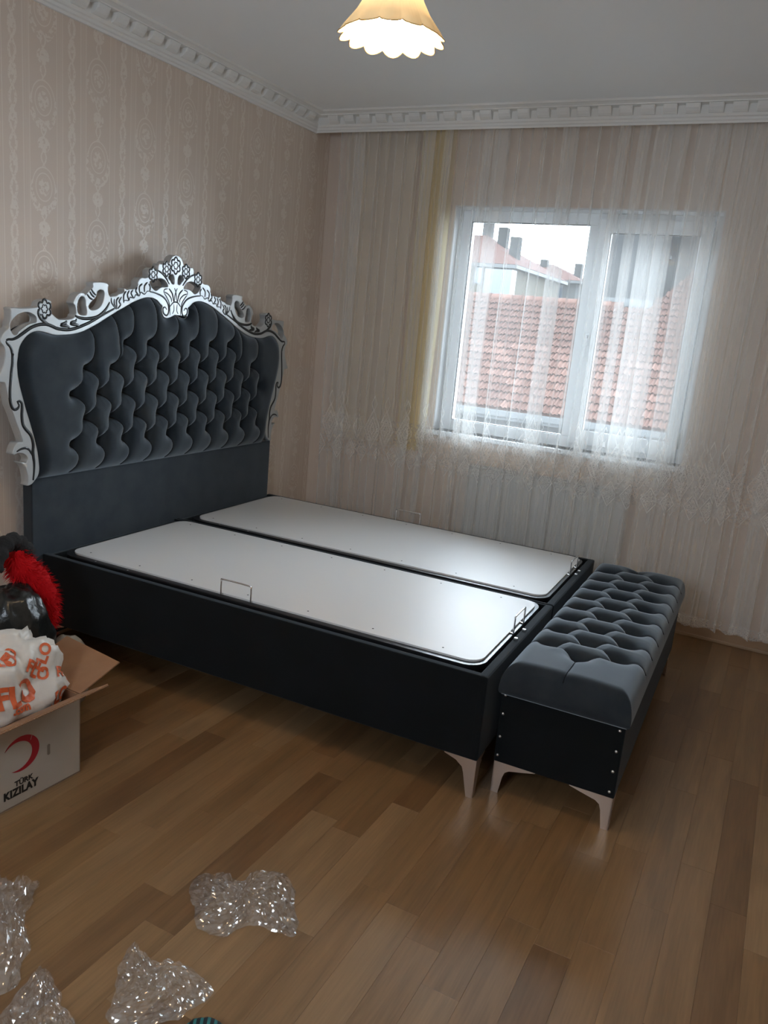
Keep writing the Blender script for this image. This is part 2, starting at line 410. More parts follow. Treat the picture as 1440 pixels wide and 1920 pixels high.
ms = N(t, 'ShaderNodeMixShader'); t.links.new(fr.outputs[0], ms.inputs[0]); t.links.new(tr.outputs[0], ms.inputs[1]); t.links.new(gl.outputs[0], ms.inputs[2]); t.links.new(ms.outputs[0], o_.inputs[0])
def pane(g, y, parent): obj('glass_pane', boxm(g[0]-.004, g[1]+.004, y, y+.004, g[2]-.004, g[3]+.004), mg, parent)
pane(GX, .020, win); pane(GS, .004, sash)
# handle on the sash stile beside the mullion, hinges on the far stile
hx = SX0+.030; hz = 1.575
hd = obj('handle', boxm(hx-.014, hx+.014, -.030, -.022, hz-.035, hz+.035, bev=.004), M_pvc, sash)
bm = bmesh.new(); addbox(bm, hx-.008, hx+.008, -.062, -.030, hz+.006, hz+.024, bev=.004); addbox(bm, hx-.009, hx+.009, -.072, -.058, hz-.105, hz+.024, bev=.005)
obj('lever', bmmesh(bm), M_pvc, hd)
M_hinge = mat('grey_hinge_cap', (.45, .45, .42), .4)
for hz2 in (SZ0+.10, SZ1-.12): obj('hinge', tubem([(SX1+.008, -.026, hz2-.045), (SX1+.008, -.026, hz2+.045)], .008), M_hinge, sash)
# inner sill
box('sill', M_pvc, win, WX0-.03, WX1+.03, -.155, 0, WZ0-.024, WZ0+.004, bev=.005)
# outer metal sill
box('outer_sill', M_reveal, win, WX0, WX1, FD, .20, WZ0-.01, WZ0+.012)

# ================================================================== RADIATOR
rad = tag(empty('radiator', (1.205, YB-.012, 0)), 'white panel radiator on the wall under the window behind the sheer curtain', 'radiator')
M_rad = mat('radiator_enamel', (.62, .63, .62), .35)
RL, RZ0, RZ1 = .95, .18, .765
bm = bmesh.new(); addbox(bm, 0, RL, -.062, -.050, RZ0, RZ1-.01, bev=.004)
n = int(RL/.05)
for k in range(n-1):
    x0 = .035+k*.05; addbox(bm, x0, x0+.026, -.066, -.060, RZ0+.04, RZ1-.05, bev=.003, seg=1)
obj('front_panel', bmmesh(bm), M_rad, rad)
box('back_panel', M_rad, rad, 0, RL, -.015, -.003, RZ0, RZ1-.01, bev=.003)
for x0 in (-.004, RL-.003): box('side_cover', M_rad, rad, x0, x0+.007, -.064, -.003, RZ0+.01, RZ1)
bm = bmesh.new()
addbox(bm, -.004, RL+.004, -.066, -.058, RZ1-.006, RZ1+.002); addbox(bm, -.004, RL+.004, -.010, -.003, RZ1-.006, RZ1+.002)
for k in range(47): addbox(bm, k*.02+.002, k*.02+.012, -.058, -.010, RZ1-.004, RZ1+.001)
obj('top_grille', bmmesh(bm), M_rad, rad)
for x0 in (.1, RL-.1): obj('bracket', boxm(x0-.012, x0+.012, -.006, .010, RZ0+.1, RZ1-.1), M_rad, rad)
obj('valve', tubem([(RL+.002, -.04, RZ0+.03), (RL+.04, -.04, RZ0+.03), (RL+.045, -.04, RZ0+.0), (RL+.045, -.04, .0)], .009), M_rad, rad)

# ================================================================== CURTAINS
def sheer_mat(name, col, alpha, trl=.55, lace=None, stripes=True, thick=None):
    m = bpy.data.materials.new(name); m.use_nodes = True; t = m.node_tree; t.nodes.clear()
    o_ = N(t, 'ShaderNodeOutputMaterial'); tr = N(t, 'ShaderNodeBsdfTransparent'); df = N(t, 'ShaderNodeBsdfDiffuse'); tl = N(t, 'ShaderNodeBsdfTranslucent')
    df.inputs[0].default_value = (*col, 1); tl.inputs[0].default_value = (*col, 1)
    a = N(t, 'ShaderNodeMixShader'); a.inputs[0].default_value = trl; t.links.new(df.outputs[0], a.inputs[1]); t.links.new(tl.outputs[0], a.inputs[2])
    b = N(t, 'ShaderNodeMixShader'); t.links.new(tr.outputs[0], b.inputs[1]); t.links.new(a.outputs[0], b.inputs[2]); t.links.new(b.outputs[0], o_.inputs[0])
    vec, u, v, _ = coords(t, 'UV')                     # u: metres along the cloth, v: height
    al = (u*(2*math.pi/.0021)).sin()*.0+alpha
    if stripes:
        s = u.mod(.066); al = al+(s.lt(.012)*.05)
    if lace:
        # embroidered diamonds above the radiator height and a light scroll along the hem
        vn = N(t, 'ShaderNodeTexVoronoi'); vn.feature = 'DISTANCE_TO_EDGE'; vn.inputs['Scale'].default_value = 95; t.links.new(vec, vn.inputs['Vector'])
        net = X(t, vn.outputs[0]).lt(.075)
        P = .150; uu = (u.mod(P)-P/2).abs()
        z0 = .90
        dd = uu/.062+(v-z0).abs()/.125                 # diamond
        ins = dd.lt(1.0)
        edge = dd.near(1.0, .05).max(dd.near(.62, .05)).max(dd.near(.3, .05))
        tri = (uu*-1+P/2)/.045+((v-z0+.15).abs()/.07)
        edge = edge.max(tri.near(1., .07)).max(tri.lt(.8)*net)
        fr_ = v.near(z0, .23)
        top = (uu/.02+(v-z0-.16).abs()/.05); edge = edge.max(top.near(1, .12))
        pat = (edge.max(ins*net))*fr_
        nz = noise_x(t, vec, 55, 3)
        back = v.near(z0-.06, .13)*nz.gt(.5)
        hem = v.lt(.155)*net
        al = al+back*.05+pat*.30+hem*.25+v.lt(.112)*.1
    al = al.min(.96); t.links.new(al.s, b.inputs[0])
    return m
def curtain_mesh(x0, x1, yc, z0, z1, rs, amp=.022, wmin=.13, wmax=.20, omin=.045, omax=.080, rows=14, hemwave=.0, step=4):
    r = random.Random(rs); P = []; x = x0; side = 1
    P.append((x, 0))
    while x < x1:
        w = r.uniform(wmin, wmax); o = r.uniform(omin, omax) if r.random() < .85 else .002
        x2 = min(x+w, x1); P.append((x+.5*w, -amp*.35*r.uniform(.3, 1))); P.append((x2, -amp*.9)); 
        if x2 >= x1: break
        P.append((x2+.004, -amp*.5)); P.append((x2-o*.5, amp*.2)); P.append((x2-o, amp*.8)); P.append((x2-o-.003, amp*1.0)); x = x2-o
    C = catmull([(a, b, 0) for a, b in P], step); n = len(C)
    L = [0]
    for a, b in zip(C, C[1:]): L.append(L[-1]+(b-a).length)
    V = []; UV = []
    ph = [r.uniform(0, 6.28) for _ in range(5)]
    for j in range(rows+1):
        f = j/rows; z = z1+(z0-z1)*f
        for i, c in enumerate(C):
            k = .55+.6*f
            dx = .010*f*math.sin(c.x*9+ph[0])+.004*math.sin(z*3+c.x*5+ph[1])
            zz = z
            if j == rows: zz += hemwave*(abs(math.sin(L[i]*math.pi/.11))-.5)
            V.append((c.x+dx, yc+c.y*k+.008*f*math.sin(c.x*7+ph[2]), zz)); UV.append((L[i], zz))
    F = [(j*n+i, j*n+i+1, (j+1)*n+i+1, (j+1)*n+i) for j in range(rows) for i in range(n-1)]
    me = pymesh(V, F, True); uv = me.uv_layers.new(name='UVMap')
    vi = np.empty(len(me.loops), dtype=np.int32); me.loops.foreach_get('vertex_index', vi)
    uv.data.foreach_set('uv', np.array(UV, dtype=np.float32)[vi].ravel())
    return me
M_tulle = sheer_mat('embroidered_tulle', (.96, .94, .91), .24, .30, lace=True)
M_cream = sheer_mat('cream_voile', (.93, .85, .73), .50, .35, stripes=False); M_cream_lit = sheer_mat('cream_voile_side_lit', (.95, .83, .50), .50, .55, stripes=False)
tulle = obj('tulle_curtain', curtain_mesh(.150, 3.50, YB-.119, .098, H-.013, 5, rows=20, hemwave=.022), M_tulle)
tag(tulle, 'long sheer white tulle curtain with embroidered lace band across the window wall', 'curtain')
cream = obj('cream_curtain', curtain_mesh(.165, .660, YB-.060, .80, H-.013, 9, amp=.012, wmin=.12, wmax=.18, rows=12), M_cream)
tag(cream, 'short cream voile curtain behind the tulle, next to the room corner', 'curtain')
cream_lit = obj('cream_curtain_lit_edge', curtain_mesh(.675, .900, YB-.060, .80, H-.013, 4, amp=.012, wmin=.08, wmax=.12, rows=12), M_cream_lit)  # right edge of the cream curtain, side light from the window painted yellow
tag(cream_lit, 'right edge of the cream voile curtain behind the tulle, window light coloured in yellow', 'curtain')
tk = obj('curtain_track', boxm(.03, XR-.03, YB-.14, YB-.045, H-.012, H, bev=.002), M_pvc)
tag(tk, 'white curtain track on the ceiling behind the pelmet above the window', 'curtain track')

# ================================================================== BED
bed = tag(empty('double_bed', (.11, -.5812, 0), .0236), 'slate velvet double bed with silver carved tufted headboard and bare white storage lids', 'bed')
BW, BL, BZ0, BZ1 = 1.756, 2.050, .1433, .4536
for i, (ya, yb) in enumerate(((0, .873), (.879, BW))):
    sp_ = .030 if i == 0 else .016; sq_ = .016 if i == 0 else .030
    bm = bmesh.new()
    addbox(bm, 0, BL, ya, ya+sp_, BZ0, BZ1, bev=.007, seg=3); addbox(bm, 0, BL, yb-sq_, yb, BZ0, BZ1, bev=.007, seg=3)
    addbox(bm, BL-.034, BL+.0008, ya-.0008, yb+.0008, BZ0, BZ1+.0008, bev=.011, seg=3); addbox(bm, 0, .02, ya, yb, BZ0, BZ1-.01, bev=.005)
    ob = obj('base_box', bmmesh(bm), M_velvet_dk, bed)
    box('box_bottom', M_inner, bed, .01, BL-.02, ya+.01, yb-.01, BZ0+.004, BZ0+.02)
    box('inner_lining', M_inner, ob, .02, BL-.034, ya+sp_-.002, yb-sq_+.002, BZ0+.02, BZ1-.035)
def rrect(x0, x1, y0, y1, r, n=8):
    P = []
    for cx, cy, a in ((x1-r, y1-r, 0), (x0+r, y1-r, 90), (x0+r, y0+r, 180), (x1-r, y0+r, 270)):
        for k in range(n+1):
            t = math.radians(a+90*k/n); P.append((cx+r*math.cos(t), cy+r*math.sin(t)))
    return P
def slab(loop, z0, z1, bev=0):
    return extrude_poly(loop, lambda u, v: Vector((u, v, z0)), lambda u, v: Vector((u, v, z1)))
def wire_handle(parent, P, along, out, w, h, foot):
    """P: foot midpoint on the lid frame; along: unit dir; out: unit dir from lid to rim"""
    P = Vector(P); a = Vector(along); o = Vector(out); z = Vector((0, 0, 1))
    A = P-a*w/2; B = P+a*w/2
    pts = [A-o*foot-z*.006, A-o*foot, A, A+z*.004, A+z*(h-.010), A+z*h+a*.010, B+z*h-a*.010, B+z*(h-.010), B+z*.004, B, B-o*foot, B-o*foot-z*.006]
    q = []
    for i, p in enumerate(pts): q.append(p)
    obj('handle', tubem(catmull(q, 3), .0032, 8), M_chrome, parent)
LIDS = []
for i, (ya, yb) in enumerate(((.078, .842), (.940, 1.700))):
    lid = obj('lid', slab(rrect(.075, 1.992, ya, yb, .060), .452, .464), M_lid, bed)
    fy0, fy1, fx0, fx1 = ya-.028, yb+.022, .050, 2.006
    if i == 1: fy1 = yb+.016
    outer = rrect(fx0, fx1, fy0, fy1, .072); inner = rrect(.10, 1.96, ya+.03, yb-.03, .05)
    fm = flat_curve([outer, inner], .009, .0015)
    for v in fm.vertices: v.co.z += .4465
    obj('metal_frame', fm, M_blackmetal, lid)
    # screws: dark countersunk ones in the board, bright ones on the steel rail
    scr = lathem([(0, .0012), (.0032, .0010), (.0042, 0)], 10); scr.materials.append(M_stud); scrd = lathem([(0, .0010), (.0030, .0009), (.0040, 0)], 10); scrd.materials.append(M_blackmetal)
    for k in range(7):
        for yy in (ya+.045, yb-.045):
            o = obj('board_screw', scrd, None, lid, (.16+k*.28, yy, .464))
    for xx in (.25, .43):
        for yy in (fy0+.012, yb+.010): obj('rail_screw', scr, None, lid, (xx, yy, .457))
    if i == 0:
        wire_handle(lid, (.982, ya-.012, .460), (1, 0, 0), (0, -1, 0), .142, .066, .026)
        wire_handle(lid, (2.006, .500, .460), (0, 1, 0), (1, 0, 0), .135, .066, .034)
    else:
        wire_handle(lid, (.982, yb+.010, .460), (1, 0, 0), (0, 1, 0), .150, .066, .020)
        wire_handle(lid, (2.006, 1.440, .460), (0, 1, 0), (1, 0, 0), .150, .066, .034)
    for yy in ((.39, .50) if i == 0 else (1.40, 1.47)):
        obj('rail_clip', boxm(2.022, 2.036, yy-.005, yy+.007, .452, .462, bev=.002), M_stud, bed)
def corner_leg(parent, x, y, sx, sy, h, wing, post, tip, wing2=.07, taper=0):
    """plate leg: two thin plates meeting at the corner, each with a wing along the box bottom"""
    th = .004; bm = bmesh.new()
    def plate(L):
        rr = [(0, h), (L, h), (L, h-.004), (L*.62, h-.018), (post+.020, h-.026), (post+.006, h-.036), (post-.001, h-.056), (tip, 0), (taper, 0)]
        return rr
    def add(P, f):
        n = len(P); tri = tessellate_polygon([[Vector((a, b, 0)) for a, b in P]])
        v0 = [bm.verts.new(f(a, b, 0)) for a, b in P]; v1 = [bm.verts.new(f(a, b, th)) for a, b in P]
        for t in tri:
            bm.faces.new([v0[i] for i in t]); bm.faces.new([v1[i] for i in reversed(t)])
        for k in range(n): bm.faces.new([v0[k], v0[(k+1) % n], v1[(k+1) % n], v1[k]])
    add(plate(wing), lambda a, b, c: Vector((x+sx*a, y+sy*c, b)))
    add(plate(wing2), lambda a, b, c: Vector((x+sx*c, y+sy*a, b)))
    obj('leg', bmmesh(bm), M_legs, parent)
for (x, y, sx, sy) in ((BL-.002, .004, -1, 1), (.004, .004, 1, 1), (BL-.002, BW-.004, -1, -1), (.004, BW-.004, 1, -1), (BL-.002, .871, -1, -1), (.004, .871, 1, -1)):
    corner_leg(bed, x, y, sx, sy, BZ0, .118 if y < .1 else .1, .044, .024, .09, taper=.002)

# ---- headboard, traced in the plane of the carved frame: (y along the wall, z up)
C0=0.7874
IDX=127
OUT=[(0.7804,1.7867),(0.7584,1.7783),(0.746,1.7626),(0.7375,1.7462),(0.7284,1.7441),(0.7134,1.7528),(0.6992,1.7447),(0.6869,1.7363),(0.669,1.7364),(0.6623,1.7244),(0.6611,1.7079),(0.6469,1.7077),(0.6204,1.7121),(0.605,1.7025),(0.5992,1.6903),(0.6008,1.6719),(0.5888,1.6673),(0.5718,1.6624),(0.5513,1.6629),(0.5364,1.6547),(0.5283,1.6425),(0.5293,1.6311),(0.5222,1.619),(0.5024,1.6083),(0.4761,1.6059),(0.4599,1.6017),(0.442,1.606),(0.4438,1.5949),(0.4279,1.5847),(0.4057,1.5786),(0.3932,1.571),(0.3682,1.5671),(0.3574,1.5641),(0.3541,1.5658),(0.3447,1.5766),(0.3405,1.5914),(0.3404,1.6047),(0.3442,1.6135),(0.3336,1.6201),(0.3128,1.6222),(0.282,1.6206),(0.258,1.6168),(0.2581,1.602),(0.2494,1.5921),(0.237,1.5819),(0.2221,1.5698),(0.2147,1.562),(0.2049,1.5686),(0.1902,1.5703),(0.1732,1.5627),(0.1612,1.551),(0.1492,1.5285),(0.1564,1.5198),(0.1612,1.5092),(0.1636,1.4947),(0.1648,1.4819),(0.1564,1.4769),(0.154,1.4686),(0.142,1.4607),(0.1182,1.4561),(0.0924,1.4541),(0.0692,1.4549),(0.051,1.4639),(0.0419,1.4706),(0.0307,1.4789),(0.0241,1.498),(0.0265,1.5157),(0.03,1.5247),(0.0111,1.5305),(-0.011,1.5256),(-0.0242,1.5179),(-0.0309,1.5053),(-0.0375,1.498),(-0.0591,1.4942),(-0.0889,1.49),(-0.1202,1.4883),(-0.1448,1.4895),(-0.1601,1.487),(-0.1589,1.4778),(-0.1592,1.4644),(-0.1595,1.4493),(-0.1654,1.4305),(-0.1698,1.4135),(-0.1872,1.3994),(-0.2016,1.3839),(-0.21,1.3669),(-0.2063,1.3552),(-0.1965,1.3452),(-0.1908,1.3317),(-0.1892,1.3165),(-0.1895,1.3011),(-0.1941,1.2806),(-0.2047,1.2585),(-0.2173,1.2347),(-0.2318,1.2128),(-0.2219,1.2088),(-0.2059,1.2079),(-0.1939,1.2033),(-0.1883,1.1806),(-0.1808,1.1489),(-0.1754,1.1171),(-0.1655,1.0954),(-0.1575,1.0772),(-0.1449,1.0442),(-0.1331,1.0139),(-0.1212,0.9833),(-0.1153,0.9657),(-0.1192,0.9575),(-0.1392,0.9594),(-0.1518,0.9458),(-0.161,0.9234),(-0.1599,0.9152),(-0.1425,0.9193),(-0.1224,0.9183),(-0.1049,0.9089),(-0.0923,0.8946),(-0.0926,0.8794),(-0.103,0.8697),(-0.1232,0.8754),(-0.1082,0.8617),(-0.0984,0.8409),(-0.0924,0.8117),(-0.0915,0.7874),(-0.0943,0.7779),(-0.0786,0.7812),(-0.0654,0.7904),(-0.0467,0.81),(-0.0385,0.8334),(-0.0394,0.8666),(-0.0454,0.9113),(-0.0553,0.9515),(-0.0676,0.9937),(-0.0799,1.0332),(-0.0908,1.0658),(-0.0979,1.0862),(-0.108,1.1191),(-0.1181,1.1535),(-0.128,1.1875),(-0.1357,1.2246),(-0.1383,1.2526),(-0.1388,1.2804),(-0.1341,1.3082),(-0.134,1.3116),(-0.1272,1.3394),(-0.1142,1.362),(-0.0928,1.385),(-0.0691,1.3995),(-0.0431,1.4073),(-0.0146,1.4064),(0.0142,1.4011),(0.0413,1.3956),(0.0688,1.3945),(0.1109,1.3975),(0.154,1.4024),(0.1955,1.4129),(0.2328,1.4272),(0.2707,1.4437),(0.3093,1.4623),(0.3485,1.4832),(0.3885,1.5026),(0.3943,1.5069),(0.4387,1.5263),(0.4873,1.5498),(0.5269,1.565),(0.5674,1.577),(0.6018,1.5817),(0.637,1.5793),(0.6623,1.5702),(0.6808,1.5569),(0.6984,1.5458),(0.6923,1.5334),(0.6943,1.5161),(0.7054,1.4993),(0.7214,1.493),(0.7399,1.4948),(0.7611,1.501),(0.7824,1.51),(0.7945,1.5132)]
HOLES=[[(-0.1665,1.4271),(-0.1601,1.4408),(-0.1455,1.4566),(-0.1268,1.4694),(-0.1038,1.4773),(-0.0785,1.4786),(-0.0551,1.4712),(-0.0423,1.4614),(-0.0403,1.4493),(-0.0437,1.4387),(-0.0643,1.4344),(-0.0857,1.4267),(-0.107,1.4139),(-0.126,1.4013),(-0.1366,1.389),(-0.151,1.3869),(-0.161,1.3968),(-0.1668,1.4102)],[(0.1805,1.5523),(0.1926,1.5586),(0.2074,1.5559),(0.2148,1.5417),(0.2174,1.5216),(0.2237,1.4978),(0.22,1.4809),(0.2027,1.4773),(0.1831,1.4791),(0.1697,1.4895),(0.166,1.5094),(0.1684,1.5278)],[(0.2849,1.5892),(0.3002,1.595),(0.3157,1.5915),(0.3237,1.5789),(0.3213,1.5598),(0.3137,1.5386),(0.2984,1.5187),(0.2779,1.5063),(0.2525,1.5012),(0.2349,1.5059),(0.2298,1.5186),(0.2397,1.534),(0.2547,1.548),(0.2698,1.5601),(0.2748,1.5717),(0.2773,1.5812)],[(0.6014,1.6509),(0.6203,1.6619),(0.6517,1.6716),(0.6838,1.6744),(0.7094,1.6671),(0.7284,1.6518),(0.7326,1.6377),(0.7181,1.633),(0.6926,1.6322),(0.6712,1.6234),(0.6501,1.6123),(0.6323,1.6157),(0.6143,1.6285)],[(0.7306,1.6881),(0.745,1.699),(0.7635,1.7007),(0.7732,1.6919),(0.7777,1.6753),(0.7767,1.6558),(0.7675,1.6502),(0.7542,1.6539),(0.7445,1.6652),(0.7311,1.6761)]]
GROOVES=[(6,[(-0.186,1.3657),(-0.1758,1.3702),(-0.1575,1.3706),(-0.1389,1.377),(-0.1179,1.3895),(-0.0946,1.404),(-0.0731,1.4168),(-0.0493,1.4263),(-0.0253,1.4324),(-0.001,1.4342),(0.019,1.4323),(0.0393,1.426),(0.0644,1.4187),(0.111,1.4157),(0.1467,1.4206),(0.1831,1.4311),(0.2277,1.4476),(0.2705,1.4663),(0.3091,1.4852),(0.3483,1.5024),(0.3828,1.5177)]),(6,[(-0.1861,1.364),(-0.1823,1.3539),(-0.1703,1.3439),(-0.1625,1.3303),(-0.1578,1.3115),(-0.1578,1.3115),(-0.1595,1.2788),(-0.1654,1.2442),(-0.1704,1.2009),(-0.1733,1.1661),(-0.172,1.131),(-0.1652,1.1077),(-0.153,1.0956),(-0.1382,1.0992),(-0.1316,1.1113),(-0.1377,1.1223)]),(6,[(-0.1419,1.1243),(-0.1292,1.1281),(-0.1187,1.1178),(-0.1181,1.0963),(-0.1197,1.0676),(-0.1153,1.0336),(-0.1006,1.0113),(-0.0805,0.9905),(-0.0706,0.9702),(-0.0658,0.9438),(-0.0675,0.918),(-0.0653,0.8916),(-0.0617,0.8649),(-0.0635,0.8299),(-0.068,0.7952)]),(4,[(-0.1473,0.9241),(-0.1272,0.9327),(-0.1044,0.9347),(-0.0867,0.9264),(-0.0766,0.9124),(-0.0665,0.8939)]),(6,[(-0.0311,1.4932),(-0.0324,1.4758),(-0.0228,1.457),(-0.0031,1.4438),(0.0191,1.4341)]),(6,[(0.1564,1.476),(0.1733,1.4695),(0.2077,1.4655),(0.2451,1.469),(0.2781,1.4761),(0.309,1.4928),(0.3349,1.517),(0.3531,1.5429)]),(6,[(0.1111,1.453),(0.1064,1.4447),(0.0923,1.4387),(0.0806,1.4337),(0.0969,1.4316),(0.1158,1.4305),(0.1264,1.4236)]),(6,[(0.1636,1.4635),(0.1588,1.4523),(0.142,1.4479),(0.1324,1.4421),(0.1492,1.439),(0.1685,1.4379),(0.1807,1.4319)]),(4,[(0.2221,1.568),(0.2371,1.5542),(0.2547,1.548)]),(4,[(0.237,1.5801),(0.2496,1.5662),(0.2648,1.5579)]),(4,[(0.2457,1.59),(0.257,1.5779),(0.2723,1.5678)]),(4,[(0.3621,1.5622),(0.3655,1.5401),(0.3941,1.5148)]),(4,[(0.3808,1.559),(0.3812,1.5366),(0.3973,1.5172)]),(4,[(0.4091,1.5676),(0.3935,1.5531),(0.3972,1.5217)]),(4,[(0.425,1.5709),(0.4094,1.5496),(0.4192,1.5366),(0.4004,1.5174)]),(4,[(0.4535,1.5978),(0.4377,1.5786),(0.4383,1.5468)]),(4,[(0.4729,1.6016),(0.4603,1.5824),(0.4706,1.558)]),(4,[(0.4959,1.6055),(0.483,1.5909),(0.5,1.5714)]),(4,[(0.5222,1.619),(0.5126,1.6022),(0.5331,1.5852)]),(4,[(0.5554,1.6378),(0.5355,1.6224),(0.5396,1.5949)]),(4,[(0.5894,1.6476),(0.5693,1.6296),(0.5701,1.6017)]),(4,[(0.5965,1.6411),(0.6074,1.628),(0.6045,1.6089)]),(3,[(0.4384,1.5446),(0.4446,1.5563),(0.4706,1.558),(0.4769,1.5721),(0.5033,1.5716),(0.513,1.5861),(0.5366,1.5831),(0.5463,1.6),(0.5704,1.5924),(0.5872,1.6065),(0.6045,1.6078)]),(4,[(0.6045,1.6066),(0.6362,1.6042),(0.6722,1.5972),(0.7015,1.5872),(0.7243,1.5692),(0.7382,1.5457),(0.7375,1.5162),(0.7231,1.5033),(0.7024,1.5145),(0.6998,1.5362),(0.7143,1.5419),(0.7258,1.5303)]),(4,[(0.7372,1.6298),(0.762,1.609),(0.7744,1.5696)]),(3,[(0.777,1.6363),(0.7902,1.611),(0.7965,1.5727)]),(3,[(0.7013,1.6081),(0.7059,1.6239),(0.7293,1.6292)]),(3,[(0.7037,1.6118),(0.7302,1.605),(0.7549,1.5858),(0.7583,1.5686)]),(3,[(0.7039,1.6066),(0.723,1.5889),(0.7426,1.5606),(0.7502,1.5049)]),(3,[(0.7485,1.547),(0.7718,1.5676),(0.7966,1.5709)]),(3,[(0.7748,1.5608),(0.7774,1.531),(0.766,1.5127)]),(4,[(0.6504,1.708),(0.6829,1.6981),(0.7165,1.6749),(0.7395,1.6503)])]
FLOW=[(0.7824,1.7412),(0.7184,1.7193),(0.6265,1.6858),(-0.0015,1.4948)]

def mir(p):
    h = C0-p[0]
    return (C0+h*1.027, p[1]+.030*max(h, 0))
RAW = [tuple(p) for p in OUT]; SX_ = catmull([(a, b, 0) for a, b in RAW], 3)
left = [(p.x, p.y) for p in SX_]
loop = left+[mir(p) for p in reversed(left)][1:-1]
def dedupe(L, e=.0006):
    o = [L[0]]
    for p in L[1:]:
        if math.hypot(p[0]-o[-1][0], p[1]-o[-1][1]) > e: o.append(p)
    return o
loop = dedupe(loop)
holes = []
for h in HOLES:
    s = [(p.x, p.y) for p in catmull([(a, b, 0) for a, b in h], 3, True)]
    holes.append(s); holes.append([mir(p) for p in reversed(s)])
FX_FRONT, FTH = .030, .042
fm = flat_curve([loop]+holes, FTH/2-.003, .003, 1)
def to_yz(me, x):            # curve plane (x,y,z) -> bed local (x=z+x0, y=x, z=y)
    for v in me.vertices: v.co = Vector((v.co.z+x, v.co.x, v.co.y))
    return me
frame = obj('carved_frame', to_yz(fm, FX_FRONT-FTH/2), M_silver, bed)
for (w, G) in GROOVES:
    for mr in (0, 1):
        P = [mir(p) for p in G] if mr else G
        pts = [Vector((FX_FRONT-.0005, a, b)) for a, b in [(q.x, q.y) for q in catmull([(a, b, 0) for a, b in P], 3)]]
        r = {6: .0078, 4: .0054, 3: .0040}[w]; n = len(pts)
        rr = [r*(.55+.45*min(1, 4*min(i, n-1-i)/n+.1)) for i in range(n)]
        me = tubem(pts, rr, 6)
        for v in me.vertices: v.co.x = FX_FRONT-.0005+(v.co.x-FX_FRONT+.0005)*.35
        obj('groove', me, M_black, frame)
def rosette(c, R):
    bm = bmesh.new()
    def ringtube(rad, amp, r, ph=0, n=36):
        pts = [Vector((FX_FRONT, c[0]+(rad+amp*abs(math.sin(3*t)))*math.cos(t+ph), c[1]+(rad+amp*abs(math.sin(3*t)))*math.sin(t+ph)*1.12)) for t in [2*math.pi*k/n for k in range(n)]]
        me = tubem(pts, r, 5, cyclic=True); 
        for v in me.vertices: v.co.x = FX_FRONT+(v.co.x-FX_FRONT)*.4
        bm.from_mesh(me); bpy.data.meshes.remove(me)
    ringtube(R*.72, R*.30, .0050); ringtube(R*.34, R*.14, .0036, .5, 24)
    o = obj('rosette', bmmesh(bm, True), M_black, frame)
for i, c in enumerate(FLOW):
    R = (.034, .029, .029, .033)[i]
    rosette(c, R)
    if i: rosette(mir(c), R)

inner = [(p.x, p.y) for p in catmull([(a, b, 0) for a, b in RAW[IDX:]], 2)]
iloop = dedupe(inner+[mir(p) for p in reversed(inner)][1:]); iloop = iloop+[(iloop[-1][0], .70), (iloop[0][0], .70)]
def grow(L, d):              # push the loop outwards
    n = len(L); A = sum(L[i][0]*L[(i+1) % n][1]-L[(i+1) % n][0]*L[i][1] for i in range(n)); s = 1 if A > 0 else -1; o = []
    for i in range(n):
        a = L[i-3]; b = L[(i+3) % n]; t = Vector((b[0]-a[0], b[1]-a[1])); 
        if t.length < 1e-6: o.append(L[i]); continue
        t.normalize(); o.append((L[i][0]+s*t.y*d, L[i][1]-s*t.x*d))
    return o
bl = [p for p in grow(iloop, .016)]
SEAM = .795
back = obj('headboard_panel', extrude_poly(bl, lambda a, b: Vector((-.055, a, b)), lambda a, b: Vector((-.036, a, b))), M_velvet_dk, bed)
box('lower_panel', M_velvet, bed, -.055, 0, -.050, 1.735, .06, SEAM, bev=.006, seg=3)
# ---- tufting
def seg_dist(PX, PY, segs):
    d = np.full(PX.shape, 9.0)
    for (a, b, c, e) in segs:
        vx, vy = c-a, e-b; L2 = vx*vx+vy*vy+1e-12
        t = np.clip(((PX-a)*vx+(PY-b)*vy)/L2, 0, 1)
        d = np.minimum(d, np.hypot(PX-a-t*vx, PY-b-t*vy))
    return d
def tuft(PX, PY, crease, pleat, btns, depth, W=.050, sig=.028, wp=.26, W2=.045, kb=.92):
    """puffed fabric: round pillows between creases, deep dimples at the buttons, thin groove in every crease"""
    dc = seg_dist(PX, PY, crease); dp = seg_dist(PX, PY, pleat); db = np.full(PX.shape, 9.0)
    for (a, b) in btns: db = np.minimum(db, np.hypot(PX-a, PY-b))
    def pillow(d, w): u = 1-np.clip(d/w, 0, 1); return 1-np.sqrt(np.clip(1-u*u, 0, 1))
    near = np.exp(-(db/.045)**2)
    drop = np.maximum((.27+.36*near)*pillow(dc, W), (wp+.35*near)*pillow(dp, W2))
    h = depth*(1-drop)-depth*kb*np.exp(-(db/sig)**1.25)
    h -= .0022*np.exp(-(np.minimum(dc, dp)/.0024)**2)
    return h
YA = [(.8445+(i-4.5)*.1547) for i in range(10)]; YB_ = [(.8445+(i-4)*.1547) for i in range(9)]
ROWS = [(1.368, [.4485, .600, .756, .916, 1.070, 1.222]), (1.254, [YB_[i] for i in range(9)]), (1.142, YA), (1.032, YB_), (.925, YA)]
ROWS[0] = (1.368, [YA[k]+.006 for k in range(2, 8)])
btns = []; cre = []; ple = []; CREASE_LINES = []
